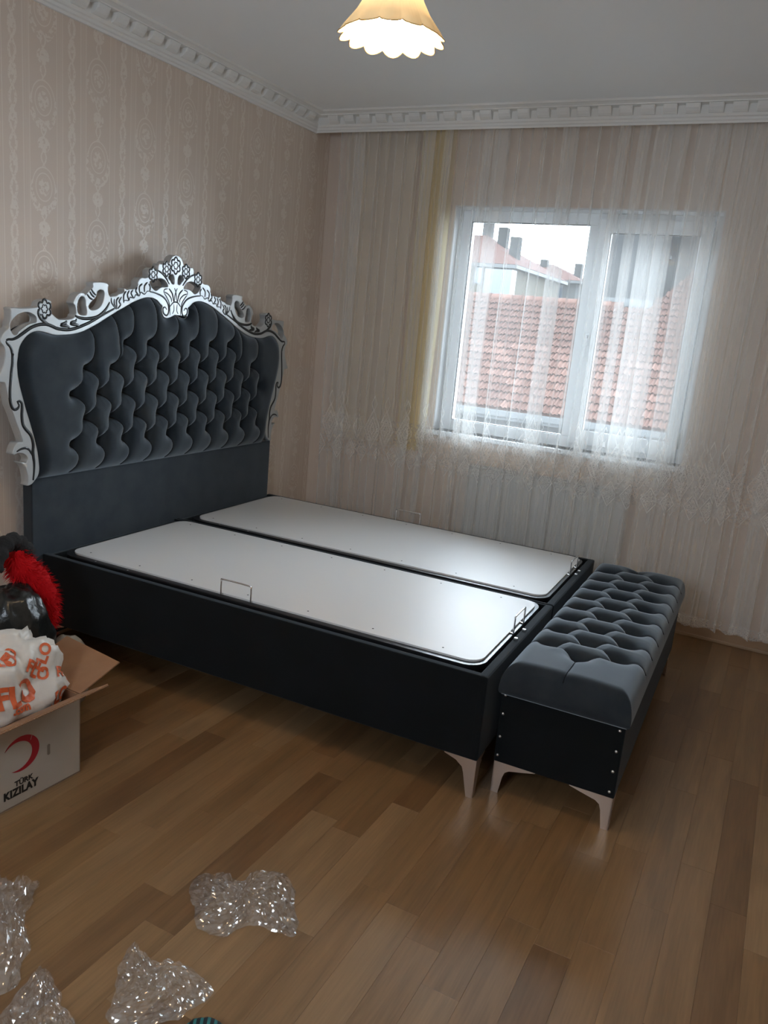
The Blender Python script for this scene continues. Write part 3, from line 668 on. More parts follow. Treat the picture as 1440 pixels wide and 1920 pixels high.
for ri, (z, ys) in enumerate(ROWS):
    for y in ys:
        btns.append((y, z))
        if ri < 4:
            for y2 in ROWS[ri+1][1]:
                if abs(y2-y) < .1:
                    z2 = ROWS[ri+1][0]; dy, dz = y2-y, z2-z
                    fr = ((0, 0), (.36, .13), (.66, .34), (.90, .66), (1, 1)) if dy > 0 else ((0, 0), (.5, .5), (1, 1))
                    C = catmull([(y+a*dy, z+b*dz, 0) for a, b in fr], 3)
                    for a, b in zip(C, C[1:]): cre.append((a.x, a.y, b.x, b.y))
                    if dy > 0: CREASE_LINES.append([(a.x, a.y) for a in C])
def toppleat(y, z, y1, z1):
    P = [(y, z), (y+.022, z+.030), (y+.032, z+.075), (y+.026, z+.14), (y+.004, z+.20), (y1, z1)]
    C = catmull([(a, b, 0) for a, b in P], 4); CREASE_LINES.append([(a.x, a.y) for a in C])
    for a, b in zip(C, C[1:]): ple.append((a.x, a.y, b.x, b.y))
for y in ROWS[0][1]: toppleat(y, 1.368, y-.02, 1.64)
for y in (YB_[0], YB_[1], YB_[7], YB_[8]): toppleat(y, 1.254, y-.03, 1.54)
for y in YA:
    P = [(y, .925), (y+.018, .895), (y+.024, .865), (y+.012, .83), (y-.016, .802)]; C = catmull([(a, b, 0) for a, b in P], 4); CREASE_LINES.append([(a.x, a.y) for a in C])
    for a, b in zip(C, C[1:]): ple.append((a.x, a.y, b.x, b.y))
gy = np.arange(-.20, 1.86, .0046); gz = np.arange(SEAM-.004, 1.62, .0046)
GY, GZ = np.meshgrid(gy, gz)
isegs = [(a[0], a[1], b[0], b[1]) for a, b in zip(iloop, iloop[1:]+iloop[:1])]
dE = seg_dist(GY, GZ, isegs)
ins = np.zeros(GY.shape, bool)
for (a, b, c, e) in isegs:
    if b == e: continue
    cond = ((b > GZ) != (e > GZ)) & (GY < (c-a)*(GZ-b)/(e-b)+a); ins ^= cond
sd = np.where(ins, dE, -dE)
hgt = tuft(GY, GZ, cre, ple, btns, .048)
edge = np.clip(sd/.055, 0, 1); edge = np.sqrt(1-(1-edge)**2)
botf = np.clip((GZ-SEAM)/.10, 0, 1); botf = np.sqrt(1-(1-botf)**2)
XX = .002+(hgt-.002)*np.minimum(edge, 1)*botf+.004*botf
keep = sd > -.012
nY = len(gy); idx = -np.ones(GY.shape, int); V = []; 
ks = np.argwhere(keep)
for n_, (j, i) in enumerate(ks): idx[j, i] = n_
V = np.stack([XX[keep], GY[keep], GZ[keep]], 1)
a = idx[:-1, :-1]; b = idx[:-1, 1:]; c = idx[1:, 1:]; d = idx[1:, :-1]
okq = (a >= 0) & (b >= 0) & (c >= 0) & (d >= 0)
F = np.stack([a[okq], b[okq], c[okq], d[okq]], 1)
tp = obj('tufted_panel', pymesh(V.tolist(), F.tolist(), True), M_velvet, bed)
def crease_line_mesh(lines, at, r=.0021):
    bm = bmesh.new()
    for L in lines:
        P = []
        for a, b in zip(L, L[1:]):
            for k in range(2): P.append((a[0]+(b[0]-a[0])*k/2, a[1]+(b[1]-a[1])*k/2))
        P.append(L[-1]); Q = [at(*p) for p in P]; Q = [q for q in Q if q is not None]
        if len(Q) < 3: continue
        me = tubem(Q, r, 5); bm.from_mesh(me); bpy.data.meshes.remove(me)
    return bmmesh(bm, True)
def grid_at(ax, ay, Z, ok=None):
    def f(x, y):
        i = (x-ax[0])/(ax[1]-ax[0]); j = (y-ay[0])/(ay[1]-ay[0]); i0, j0 = int(i), int(j)
        if not (0 <= i0 < len(ax)-1 and 0 <= j0 < len(ay)-1): return None
        if ok is not None and not ok[j0, i0]: return None
        return float(Z[max(j0, 0):j0+2, max(i0, 0):i0+2].mean())
    return f
ga = grid_at(gy, gz, XX, sd > .004)
def hb_at(y, z):
    h = ga(y, z); return None if h is None else Vector((h+.0016, y, z))
M_crease_shade = mat('crease_shade_black', (.004, .005, .006), .9)  # black for thin tubes that stand in for shade in the creases
obj('crease_shade_lines', crease_line_mesh(CREASE_LINES, hb_at), M_crease_shade, tp)
bt = lathem([(0, .006), (.006, .0052), (.010, .0025), (.0115, 0)], 12); bt.materials.append(M_velvet_dk)
for (y, z) in btns: obj('button', bt, None, tp, (-.0165, y, z), (0, math.pi/2, 0))

# ================================================================== BENCH
bench = tag(empty('storage_bench', (2.1915, -.4487, 0), .01746), 'slate velvet tufted storage bench standing at the foot of the bed', 'bench')
EW, EL, EZ0, EZ1 = .415, 1.535, .120, .392
bm = bmesh.new(); addbox(bm, 0, EW, .0, EL, EZ0, EZ1, bev=.006, seg=2)
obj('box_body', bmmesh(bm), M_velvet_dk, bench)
PLL = []; bb = []; c1 = [.300+i*.1575 for i in range(8)]; c2 = [.222+i*.1575 for i in range(9)]
CX = (.072, .195, .322); crs = []; pls = []
for y in c2: bb.append((CX[1], y))
for y in c1:
    bb.append((CX[0], y)); bb.append((CX[2], y))
    for y2 in c2:
        if abs(y2-y) < .1: crs += [(CX[0], y, CX[1], y2), (CX[2], y, CX[1], y2)]
X0_, X1_, Y0_, Y1_ = -.012, .428, -.012, 1.562
def pl2(P):
    C = catmull([(a, b, 0) for a, b in P], 3); PLL.append([(a.x, a.y) for a in C])
    for a, b in zip(C, C[1:]): pls.append((a.x, a.y, b.x, b.y))
for y in c1: pl2([(CX[2], y), (CX[2]+.05, y+.008), (X1_, y)]); pl2([(CX[0], y), (CX[0]-.04, y+.006), (X0_, y)])
pl2([(CX[1], c2[0]), (CX[1]+.004, .10), (CX[1], Y0_)]); pl2([(CX[1], c2[-1]), (CX[1], Y1_)])
# grid that also wraps down the sides: parameter runs past the rim
nx, ny = 104, 330; drop = .075; R_ = .058
def wrapco(s, lo, hi):
    """arc-length parameter -> (planar position, drop) with a rounded rim of radius R_"""
    q = math.pi/2*R_
    L = hi-lo-2*R_
    if s < q: a = (q-s)/R_; return lo+R_-R_*math.sin(a), R_-R_*math.cos(a)
    if s > q+L: a = (s-q-L)/R_; return hi-R_+R_*math.sin(a), R_-R_*math.cos(a)
    return lo+R_+(s-q), 0.
q_ = math.pi/2*R_; SXL = (X1_-X0_-2*R_)+2*q_; SYL = (Y1_-Y0_-2*R_)+2*q_
su = np.linspace(0, SXL, nx); sv = np.linspace(0, SYL, ny)
wx = [wrapco(s, X0_, X1_) for s in su]; wy = [wrapco(s, Y0_, Y1_) for s in sv]
PX = np.array([[wx[i][0] for i in range(nx)] for j in range(ny)]); PY = np.array([[wy[j][0] for i in range(nx)] for j in range(ny)])
DXm = np.array([[wx[i][1] for i in range(nx)] for j in range(ny)]); DYm = np.array([[wy[j][1] for i in range(nx)] for j in range(ny)])
hg = tuft(PX, PY, crs, pls, bb, .044, W=.055, sig=.034, wp=.12, W2=.05, kb=1.0)
dr = np.minimum(np.maximum(DXm, DYm), R_)
crown = .012*np.clip(np.sin(np.pi*(PX-X0_)/(X1_-X0_)), 0, 1)**.7
fade = 1-(dr/R_)**2
ZZ = .447+crown+(hg-.006)*np.clip(fade, .05, 1)-dr
V = np.stack([PX.ravel(), PY.ravel(), ZZ.ravel()], 1).tolist()
F = [(j*nx+i, j*nx+i+1, (j+1)*nx+i+1, (j+1)*nx+i) for j in range(ny-1) for i in range(nx-1)]
# rim continues down and tucks under
per = [(0, i) for i in range(nx)]+[(j, nx-1) for j in range(1, ny)]+[(ny-1, i) for i in range(nx-2, -1, -1)]+[(j, 0) for j in range(ny-2, 0, -1)]
ids = [j*nx+i for j, i in per]; prev = ids
cxm, cym = (X0_+X1_)/2, (Y0_+Y1_)/2
for dz, inn in ((.382, 0.002), (.374, .010), (.374, .05)):
    cur = []
    for k, (j, i) in enumerate(per):
        x, y = PX[j, i], PY[j, i]
        x = min(max(x, X0_+inn), X1_-inn); y = min(max(y, Y0_+inn), Y1_-inn)
        cur.append(len(V)); V.append((x, y, dz))
    n = len(per)
    for k in range(n): F.append((prev[k], cur[k], cur[(k+1) % n], prev[(k+1) % n]))
    prev = cur
cu = obj('tufted_lid', pymesh(V, F, True), M_velvet, bench)
bmn = bmesh.new(); bmn.from_mesh(cu.data); bmesh.ops.recalc_face_normals(bmn, faces=bmn.faces); bmn.to_mesh(cu.data); bmn.free()
gb = grid_at(np.linspace(0, SXL, nx), np.linspace(0, SYL, ny), ZZ)
def inv(v, lo, hi):          # planar position -> arc parameter (flat zone and the first part of the rim)
    q = math.pi/2*R_
    if v < lo+R_: return q-R_*math.asin(min(1, (lo+R_-v)/R_))
    if v > hi-R_: return q+(hi-lo-2*R_)+R_*math.asin(min(1, (v-hi+R_)/R_))
    return q+v-lo-R_
def be_at(x, y):
    if not (X0_+.002 < x < X1_-.002 and Y0_+.002 < y < Y1_-.002): return None
    h = gb(inv(x, X0_, X1_), inv(y, Y0_, Y1_)); return None if h is None else Vector((x, y, h+.0010))
obj('crease_shade_lines', crease_line_mesh([[(a[0]+(a[2]-a[0])*k/6, a[1]+(a[3]-a[1])*k/6) for k in range(7)] for a in crs]+PLL, be_at, .0016), M_crease_shade, cu)  # crease shade on the bench lid as dark tubes
for (x, y) in bb: obj('button', bt, None, cu, (x, y, .446), None)
st = lathem([(0, .004), (.003, .0035), (.0048, .0015), (.0055, 0)], 12); st.materials.append(M_stud)
for x, zs in ((.012, (.372, .302, .216, .146)), (EW-.018, (.362, .288, .216, .142))):
    for z in zs: obj('stud', st, None, bench, (x, 0, z), (math.pi/2, 0, 0))
for (x, y, sx, sy) in ((.002, .006, 1, 1), (EW-.002, .006, -1, 1), (.002, EL-.045, 1, -1), (EW-.002, EL-.045, -1, -1)):
    corner_leg(bench, x, y, sx, sy, EZ0, .146, .036, .026, .10)

# ================================================================== PENDANT LAMP
LX, LY, LZ = 1.782, -.869, 2.300
lamp = tag(empty('pendant_lamp', (LX, LY, LZ)), 'lit pendant lamp with scalloped petal glass shade hanging from the ceiling', 'lamp')
def shade_mat(name, col, trl, bump):
    m = bpy.data.materials.new(name); m.use_nodes = True; t = m.node_tree; t.nodes.clear()
    o_ = N(t, 'ShaderNodeOutputMaterial'); df = N(t, 'ShaderNodeBsdfDiffuse'); tl = N(t, 'ShaderNodeBsdfTranslucent'); df.inputs[0].default_value = (*col, 1); tl.inputs[0].default_value = (*col, 1)
    a = N(t, 'ShaderNodeMixShader'); a.inputs[0].default_value = trl; t.links.new(df.outputs[0], a.inputs[1]); t.links.new(tl.outputs[0], a.inputs[2])
    t.links.new(a.outputs[0], o_.inputs[0]); return m
M_shade = shade_mat('frosted_amber_glass', (.92, .70, .40), .03, 0)
NP, n = 14, 168; RR = [(.030, .150), (.040, .146), (.052, .128), (.064, .100), (.078, .070), (.096, .040), (.114, .018), (.126, .004), (.134, -.008)]
V = []; F = []
for i, (r, z) in enumerate(RR):
    f = max(0, (i-4)/4)
    for k in range(n):
        t = 2*math.pi*k/n; pet = abs(math.sin(NP*t/2)); rib = .0012*math.sin(NP*5*t)*(1-.5*f)
        rr = r+f*f*.016*(pet-.5)+rib; zz = z-f*f*.011*(pet**.8)
        V.append((rr*math.cos(t), rr*math.sin(t), zz))
for i in range(len(RR)-1):
    for k in range(n): F.append((i*n+k, i*n+(k+1) % n, (i+1)*n+(k+1) % n, (i+1)*n+k))
sh = obj('shade', pymesh(V, F, True), M_shade, lamp)
M_rim = mat('amber_rim', (.45, .25, .08), .4)
obj('shade_rim', tubem(V[-n:], .0014, 5, cyclic=True), M_rim, sh)
M_brass = mat('antique_brass', (.45, .32, .14), .3, .9)
obj('lamp_holder', lathem([(0, .172), (.020, .170), (.034, .156), (.034, .142), (.022, .138), (.021, .090), (.018, .088), (0, .088)], 24), M_brass, lamp)
obj('cord', tubem([(0, 0, .17), (0, 0, H-LZ-.03)], .004), M_brass, lamp)
obj('ceiling_rose', lathem([(0, H-LZ-.045), (.02, H-LZ-.043), (.045, H-LZ-.02), (.055, H-LZ), (0, H-LZ)], 24), M_brass, lamp)
M_bulb = mat('lit_bulb', (1, .9, .75), .4, emit=((1, .86, .66), BULB_STRENGTH))
obj('bulb', lathem([(0, .012), (.012, .014), (.024, .024), (.030, .042), (.028, .058), (.018, .076), (.014, .090), (0, .090)], 24), M_bulb, lamp)

# ================================================================== CARDBOARD BOX
M_kraft = mat('kraft_cardboard', (.27, .135, .068), .8, var=(14, (.30, .155, .08)))
M_white = mat('white_printed_cardboard', (.42, .37, .31), .6, var=(5, (.46, .41, .35)))
cbox = tag(empty('cardboard_box', (.983, -1.166, 0), -.040), 'open white cardboard box with red crescent print on the floor near the bed', 'box')
BH, BD, BWY = .285, .290, .440
def panel(name, m4, parent=cbox, notch=True):
    """m4: four outer corners A,B,C,D (A-B = hinge edge), thickness inwards along normal; outside white, inside kraft"""
    A, B, C, D_ = [Vector(p) for p in m4]; nrm = (B-A).cross(D_-A).normalized()*.004
    v = [A, B, C, D_, A-nrm, B-nrm, C-nrm, D_-nrm]
    me = pymesh(v, [(0, 1, 2, 3), (7, 6, 5, 4), (0, 4, 5, 1), (1, 5, 6, 2), (2, 6, 7, 3), (3, 7, 4, 0)])
    me.materials.append(M_white); me.materials.append(M_kraft)
    for i, p in enumerate(me.polygons): p.material_index = 0 if i == 0 else 1
    return obj(name, me, None, parent)
panel('front_panel', [(0, -BWY, 0), (0, 0, 0), (0, 0, BH), (0, -BWY, BH)])
panel('back_panel', [(-BD, 0, 0), (-BD, -BWY, 0), (-BD, -BWY, BH), (-BD, 0, BH)])
panel('side_panel', [(0, 0, 0), (-BD, 0, 0), (-BD, 0, BH), (0, 0, BH)])
panel('side_panel', [(-BD, -BWY, 0), (0, -BWY, 0), (0, -BWY, BH), (-BD, -BWY, BH)])
panel('bottom_panel', [(0, 0, .001), (0, -BWY, .001), (-BD, -BWY, .001), (-BD, 0, .001)])
panel('front_flap', [(.001, -BWY, BH), (.001, 0, BH), (.130, .0, BH+.076), (.130, -BWY, BH+.070)])
panel('side_flap', [(0, .001, BH), (-BD, .001, BH), (-BD, .185, BH+.065), (0, .167, BH+.055)])
panel('back_flap', [(-BD-.001, 0, BH), (-BD-.001, -BWY, BH), (-BD-.010, -BWY, BH-.13), (-BD-.010, 0, BH-.13)])
panel('side_flap', [(-BD, -BWY-.001, BH), (0, -BWY-.001, BH), (0, -BWY-.15, BH-.06), (-BD, -BWY-.15, BH-.06)])
# corrugated edge of the front flap
cor = []; K = 90
for i in range(K+1): cor.append(Vector((.131+.0015*(i % 2), -BWY*i/K, BH+.0745-.006*i/K+(.0018 if i % 2 else -.0018))))
obj('corrugated_edge', tubem(cor, .0018, 5), M_kraft, cbox)
# print: crescent and words, thin ink on the front panel
M_red = mat('red_ink', (.36, .012, .022), .5); M_ink = mat('black_ink', (.012, .012, .012), .5); M_gap = M_white
def crescent():
    # outer/inner arcs, opening to the upper left as on the box
    P = []; c0 = (-.222, .172); R0 = (.064, .059); c1_ = (-.238, .170); R1 = (.049, .046)
    a0, a1 = math.radians(152), math.radians(-122)
    for k in range(41):
        t = a0+(a1-a0)*k/40; P.append((c0[0]+R0[0]*math.cos(t), c0[1]+R0[1]*math.sin(t)))
    for k in range(1, 40):
        t = a1+(a0-a1)*k/40; 
        w = math.sin(math.pi*k/40)
        P.append((c0[0]+(R0[0]-.022*w**.8)*math.cos(t)-.004*w, c0[1]+(R0[1]-.022*w**.8)*math.sin(t)))
    return P
def on_front(me, y0, z0, rise=0):
    for v in me.vertices:
        x, y, z = v.co; v.co = Vector((.0008+z, y0+x, z0+y+x*rise))
    return me
obj('crescent_print', extrude_poly(crescent(), lambda a, b: Vector((.0002, a, b)), lambda a, b: Vector((.0009, a, b))), M_red, cbox)
obj('crescent_gap', pymesh([(.0011, -.190, .205), (.0011, -.1885, .2045), (.0011, -.178, .232), (.0011, -.1795, .233)], [(0, 1, 2, 3)]), M_gap, cbox)
obj('printed_word', on_front(text_mesh('T\u00dcRK', .025, .0002, bold=.0008), -.247, .068), M_ink, cbox)
obj('printed_word', on_front(text_mesh('KIZILAY', .036, .0002, bold=.0018, sx=.88, sp_=1.08), -.286, .037), M_ink, cbox)
obj('hand_hole', extrude_poly(rrect(-.128, -.118, .122, .160, .0045, 4), lambda a, b: Vector((.0002, a, b)), lambda a, b: Vector((.0009, a, b))), mat('worn_dent', (.22, .18, .14), .8), cbox)

# ================================================================== BAGS AND CLOTHES
def lump(c, rad, seed, amp, freq, n=3, clampf=None, sup=2.6):
    bm = bmesh.new(); bmesh.ops.create_icosphere(bm, subdivisions=n, radius=1)
    off = Vector((seed*3.1, seed*1.7, seed*.9))
    for v in bm.verts:
        d = v.co.normalized(); s = (abs(d.x)**sup+abs(d.y)**sup+abs(d.z)**sup)**(-1/sup)
        q = d*freq+off; a = 0; f = 1; w = 1
        for _ in range(3): a += w*(1-2*abs(noise.noise(q*f))); f *= 2.1; w *= .5
        r = s*(1+amp*(a-.9)); v.co = Vector((c[0]+d.x*r*rad[0], c[1]+d.y*r*rad[1], c[2]+d.z*r*rad[2]))
        if clampf: v.co = clampf(v.co)
    return bm
def clamp_box(p):
    if p.z < .297:
        p.x = min(max(p.x, .708), .966); p.y = min(max(p.y, -1.590), -1.182); p.z = max(p.z, .012)
    return p
M_bag = mat('white_shopping_bag', (.62, .58, .53), .42, bump=(40, .25, .004))
bm = lump((.842, -1.425, .265), (.135, .270, .245), 4, .17, 1.9, 5, clamp_box)
bvh = BVHTree.FromBMesh(bm)
bag = tag(obj('shopping_bag', bmmesh(bm, True), M_bag), 'crumpled white plastic shopping bag with orange lettering inside the cardboard box', 'bag')
M_orange = mat('orange_ink', (.62, .115, .035), .5)
def subdiv(me, n=2):
    bm = bmesh.new(); bm.from_mesh(me); bmesh.ops.triangulate(bm, faces=bm.faces)
    for _ in range(n):
        ed = [e for e in bm.edges if e.calc_length() > .006]
        if ed: bmesh.ops.subdivide_edges(bm, edges=ed, cuts=1); bmesh.ops.triangulate(bm, faces=bm.faces)
    bm.to_mesh(me); bm.free(); return me
def decal(name, me, O3, ux, uy, dirv, parent):
    """project flat mesh (x,y) placed at O3 with axes ux, uy along dirv onto the bag"""
    subdiv(me, 4); ok = True
    O3 = Vector(O3); ux = Vector(ux); uy = Vector(uy); dirv = Vector(dirv).normalized()
    bm = bmesh.new(); bm.from_mesh(me); kill = []
    for v in bm.verts:
        p = O3+ux*v.co.x+uy*v.co.y; h = bvh.ray_cast(p, dirv)
        if h[0] is None: kill.append(v); continue
        v.co = h[0]-dirv*.0022
    bmesh.ops.delete(bm, geom=kill, context='VERTS')
    bm.to_mesh(me); bm.free(); return obj(name, me, M_orange, parent)
fx = (0, 1, -.16); fy = (0, .0, 1)
decal('printed_word', text_mesh('FLO', .088, 0, bold=.004), (1.15, -1.470, .318+.035), fx, fy, (-1, 0, 0), bag)
decal('printed_word', text_mesh('.com', .036, 0, bold=.002), (1.15, -1.425, .322), fx, fy, (-1, 0, 0), bag)
dd = Vector((-.75, 0, -.66)); u0 = Vector((0, 1, 0)); v0 = Vector((-.66, 0, .75))
for (yy, zz, s, a) in ((-1.40, .60, .045, .5), (-1.335, .565, .05, -.6), (-1.27, .535, .05, .9), (-1.22, .50, .045, -.2), (-1.25, .40, .04, .2), (-1.46, .62, .05, -.3)):
    c_, s_ = math.cos(a), math.sin(a)
    decal('printed_word', text_mesh('FLO', s, 0, bold=.002), Vector((1.10, yy, zz)), u0*c_+v0*s_, v0*c_-u0*s_, dd, bag)

M_film = bpy.data.materials.new('clear_plastic_film'); M_film.use_nodes = True; t = M_film.node_tree; t.nodes.clear()
o_ = N(t, 'ShaderNodeOutputMaterial'); tr = N(t, 'ShaderNodeBsdfTransparent'); tr.inputs[0].default_value = (1, 1, 1, 1)
gl = N(t, 'ShaderNodeBsdfGlossy'); gl.inputs['Roughness'].default_value = .12; gl.inputs[0].default_value = (1, 1, 1, 1)
lw = N(t, 'ShaderNodeFresnel'); lw.inputs[0].default_value = 1.35; ms = N(t, 'ShaderNodeMixShader'); ms.inputs[0].default_value = .13; t.links.new(tr.outputs[0], ms.inputs[1]); t.links.new(gl.outputs[0], ms.inputs[2])
df = N(t, 'ShaderNodeBsdfDiffuse'); df.inputs[0].default_value = (.95, .93, .92, 1); ms2 = N(t, 'ShaderNodeMixShader'); ms2.inputs[0].default_value = .03
t.links.new(ms.outputs[0], ms2.inputs[1]); t.links.new(df.outputs[0], ms2.inputs[2]); t.links.new(ms2.outputs[0], o_.inputs[0])
tcn = N(t, 'ShaderNodeTexCoord'); nz = N(t, 'ShaderNodeTexVoronoi'); nz.inputs['Scale'].default_value = 38; bp = N(t, 'ShaderNodeBump'); bp.inputs['Strength'].default_value = .9; bp.inputs['Distance'].default_value = .006
t.links.new(tcn.outputs['Object'], nz.inputs['Vector']); t.links.new(nz.outputs[0], bp.inputs['Height']); t.links.new(bp.outputs[0], gl.inputs['Normal']); 
def film(name, poly, seed, hmax, label, zb=.002, group='clear plastic wrappers on the floor'):
    """crumpled clear sheet: radial grid inside an outline, two creased layers joined at the rim"""
    cx = sum(p[0] for p in poly)/len(poly); cy = sum(p[1] for p in poly)/len(poly)
    C = catmull([(a-cx, b-cy, 0) for a, b in poly], 6, True); n = len(C); RN = 16; V = [(0, 0, 0)]*0; F = []
    off = Vector((seed*5.3, seed*2.1, 0)); RJ = random.Random(seed)
    for lay in (0, 1):
        for j in range(RN+1):
            f = j/RN
            for i, c in enumerate(C):
                x, y = c.x*f, c.y*f; q = Vector((x, y, 0))*15+off
                rd = 0; fr = 1; w = 1
                for _ in range(4): rd += w*(1-abs(noise.noise(q*fr+Vector((0, 0, lay*.7))))*2.2); fr *= 2.0; w *= .5
                e = math.sin(math.pi*min(1, (1-f)*1.25+.05)/2) if f < 1 else 0.06
                z = (hmax*(.22+.60*rd)*e if lay == 0 else hmax*.25*(.3+.3*rd)*e)
                jx = noise.noise(q*2.3+Vector((3, 1, 4)))*.012; jy = noise.noise(q*2.3+Vector((7, 2, 5)))*.012
                V.append((x+jx, y+jy, max(z+(RJ.uniform(-.0032, .0032) if 0 < j < RN else 0), .0008)))
    for lay in (0, 1):
        o = lay*(RN+1)*n
        for j in range(RN):
            for i in range(n): F.append((o+j*n+i, o+j*n+(i+1) % n, o+(j+1)*n+(i+1) % n, o+(j+1)*n+i))
    ob = obj(name, pymesh(V, F, False), M_film, None, (cx, cy, zb))
    return tag(ob, label, 'plastic wrapper', group)
W1 = [(1.664, -1.407), (1.655, -1.329), (1.739, -1.305), (1.774, -1.276), (1.794, -1.228), (1.844, -1.207), (1.903, -1.248), (2.002, -1.385), (1.952, -1.402), (1.88, -1.42), (1.846, -1.487), (1.775, -1.501), (1.716, -1.447)]
W2 = [(1.673, -1.626), (1.74, -1.65), (1.81, -1.624), (1.868, -1.616), (1.935, -1.638), (1.923, -1.699), (1.912, -1.74), (1.839, -1.811), (1.774, -1.811), (1.746, -1.759), (1.699, -1.696)]
W3 = [(1.187, -1.726), (1.225, -1.651), (1.282, -1.638), (1.299, -1.601), (1.364, -1.68), (1.4, -1.725), (1.469, -1.765), (1.508, -1.82), (1.547, -1.887), (1.40, -1.98), (1.25, -1.88)]
W4 = [(1.556, -1.850), (1.549, -1.793), (1.621, -1.819), (1.685, -1.85), (1.747, -1.869), (1.798, -1.936), (1.698, -1.999), (1.60, -1.96)]
film('plastic_wrapper', W1, 1, .045, 'crumpled clear plastic wrapper on the floor, farthest from the others and nearest the bed')
film('plastic_wrapper', W2, 2, .050, 'crumpled clear plastic wrapper on the floor beside the teal patterned scrap')
film('plastic_wrapper', W3, 3, .075, 'large crumpled clear plastic wrapper on the floor at the left edge, below the cardboard box')
film('plastic_wrapper', W4, 4, .045, 'crumpled clear plastic wrapper on the floor in the lower left corner of the photo')
fo = film('plastic_wrapper', [(.72, -1.30), (.72, -1.19), (.78, -1.17), (.86, -1.18), (.87, -1.24), (.82, -1.31)], 6, .07, 'clear plastic wrapper stuffed in the cardboard box behind the shopping bag', zb=.285, group='clear plastic wrappers in the box')

# padded cream cloth behind the box
M_creamc = mat('cream_quilted_cloth', (.30, .26, .21), .8, bump=(60, .3, .004))
bm = lump((.600, -.880, .145), (.08, .070, .148), 9, .08, 1.1, 4, lambda p: Vector((p.x, p.y, max(p.z, .002))))
tag(obj('padded_cloth', bmmesh(bm, True), M_creamc), 'cream padded cloth bundle standing on the floor between the box and the bed', 'cloth')
# black plastic bag
M_bin = mat('black_plastic_bag', (.012, .013, .012), .28, bump=(26, .5, .01))
bm = lump((.50, -1.065, .255), (.15, .150, .262), 12, .13, 1.5, 5, lambda p: Vector((min(p.x, .665), min(p.y, -.925), max(p.z, .002))))
tag(obj('black_bag', bmmesh(bm, True), M_bin), 'glossy black plastic bag standing behind the cardboard box', 'bag')
# red shaggy scarf with black knitted end lying over it
scarf = tag(empty('shaggy_scarf', (.46, -.93, .0)), 'fluffy red shaggy scarf with black knitted end draped over the black bag', 'scarf')
M_fur = mat('red_yarn', (.50, .004, .008), .8, spec=.15); M_knit = mat('black_knit', (.010, .010, .011), .9, bump=(160, .8, .004))
path = [(.02, -.085, .640), (.03, -.075, .595), (.04, -.035, .535), (.045, .005, .470), (.04, .030, .400), (.03, .028, .320), (.02, .000, .245), (.03, -.060, .205)]
cp_ = catmull(path, 5); rad = [.036+.020*math.sin(math.pi*min(1, i/len(cp_)*1.3)) for i in range(len(cp_))]
me = tubem(cp_, rad, 14)
for v in me.vertices: v.co += Vector((noise.noise(v.co*22), noise.noise(v.co*22+Vector((5, 0, 0))), noise.noise(v.co*22+Vector((0, 5, 0)))))*.016
obj('scarf_body', me, M_fur, scarf)
r = random.Random(3); V = []; F = []
def strand(p, d, L, w):
    d = d.normalized(); s = d.orthogonal().normalized()*w; s2 = d.cross(s).normalized()*w; k = len(V)
    g = Vector((0, 0, -.35)); m = p+d*L*.55+g*L*.15; e = p+d*L+g*L*.6
    for q, f in ((p, 1), (m, .8)): V.extend([q+s*f, q-s*.5*f+s2*.86*f, q-s*.5*f-s2*.86*f])
    V.append(e)
    for a in range(3): b = (a+1) % 3; F.append((k+a, k+b, k+3+b, k+3+a)); F.append((k+3+a, k+3+b, k+6))
for i in range(3200):
    j = r.randrange(len(cp_)-1); c = cp_[j]; t = (cp_[j+1]-cp_[j]).normalized()
    d = Vector((r.gauss(0, 1), r.gauss(0, 1), r.gauss(0, 1))); d -= t*d.dot(t); d.normalize(); d = (d+t*r.uniform(-.3, .8))
    strand(c+d.normalized()*rad[j]*.85, d, r.uniform(.018, .038), r.uniform(.0009, .0018))
tag(obj('yarn_pile', pymesh(V, F), M_fur, scarf), kind='stuff')
kp = catmull([(.06, -.20, .60), (.05, -.16, .665), (.04, -.11, .685), (.035, -.065, .660), (.035, -.035, .622)], 5)
me = tubem(kp, [.030+.005*math.sin(i*1.9) for i in range(len(kp))], 14)
obj('knitted_end', me, M_knit, scarf)

# teal patterned scrap at the bottom edge of the photo
m = mat('teal_patterned_cloth', (.01, .12, .12), .7); t = m.node_tree; p = t.nodes['Principled BSDF']
vec, x, y, z = coords(t); s = ((x+y*.6)*(2*math.pi/.018)).sin().gt(.2); mx = N(t, 'ShaderNodeMix'); mx.data_type = 'RGBA'; mx.inputs[6].default_value = (.008, .012, .014, 1); mx.inputs[7].default_value = (.02, .16, .16, 1)
t.links.new(s.s, mx.inputs[0]); t.links.new(mx.outputs[2], p.inputs['Base Color'])
bm = lump((2.015, -1.745, .017), (.060, .036, .020), 21, .10, 1.6, 4, lambda q: Vector((q.x, q.y, max(q.z, .001))))
tag(obj('patterned_cloth', bmmesh(bm, True), m), 'small teal and black striped cloth scrap at the bottom edge of the photo', 'cloth')

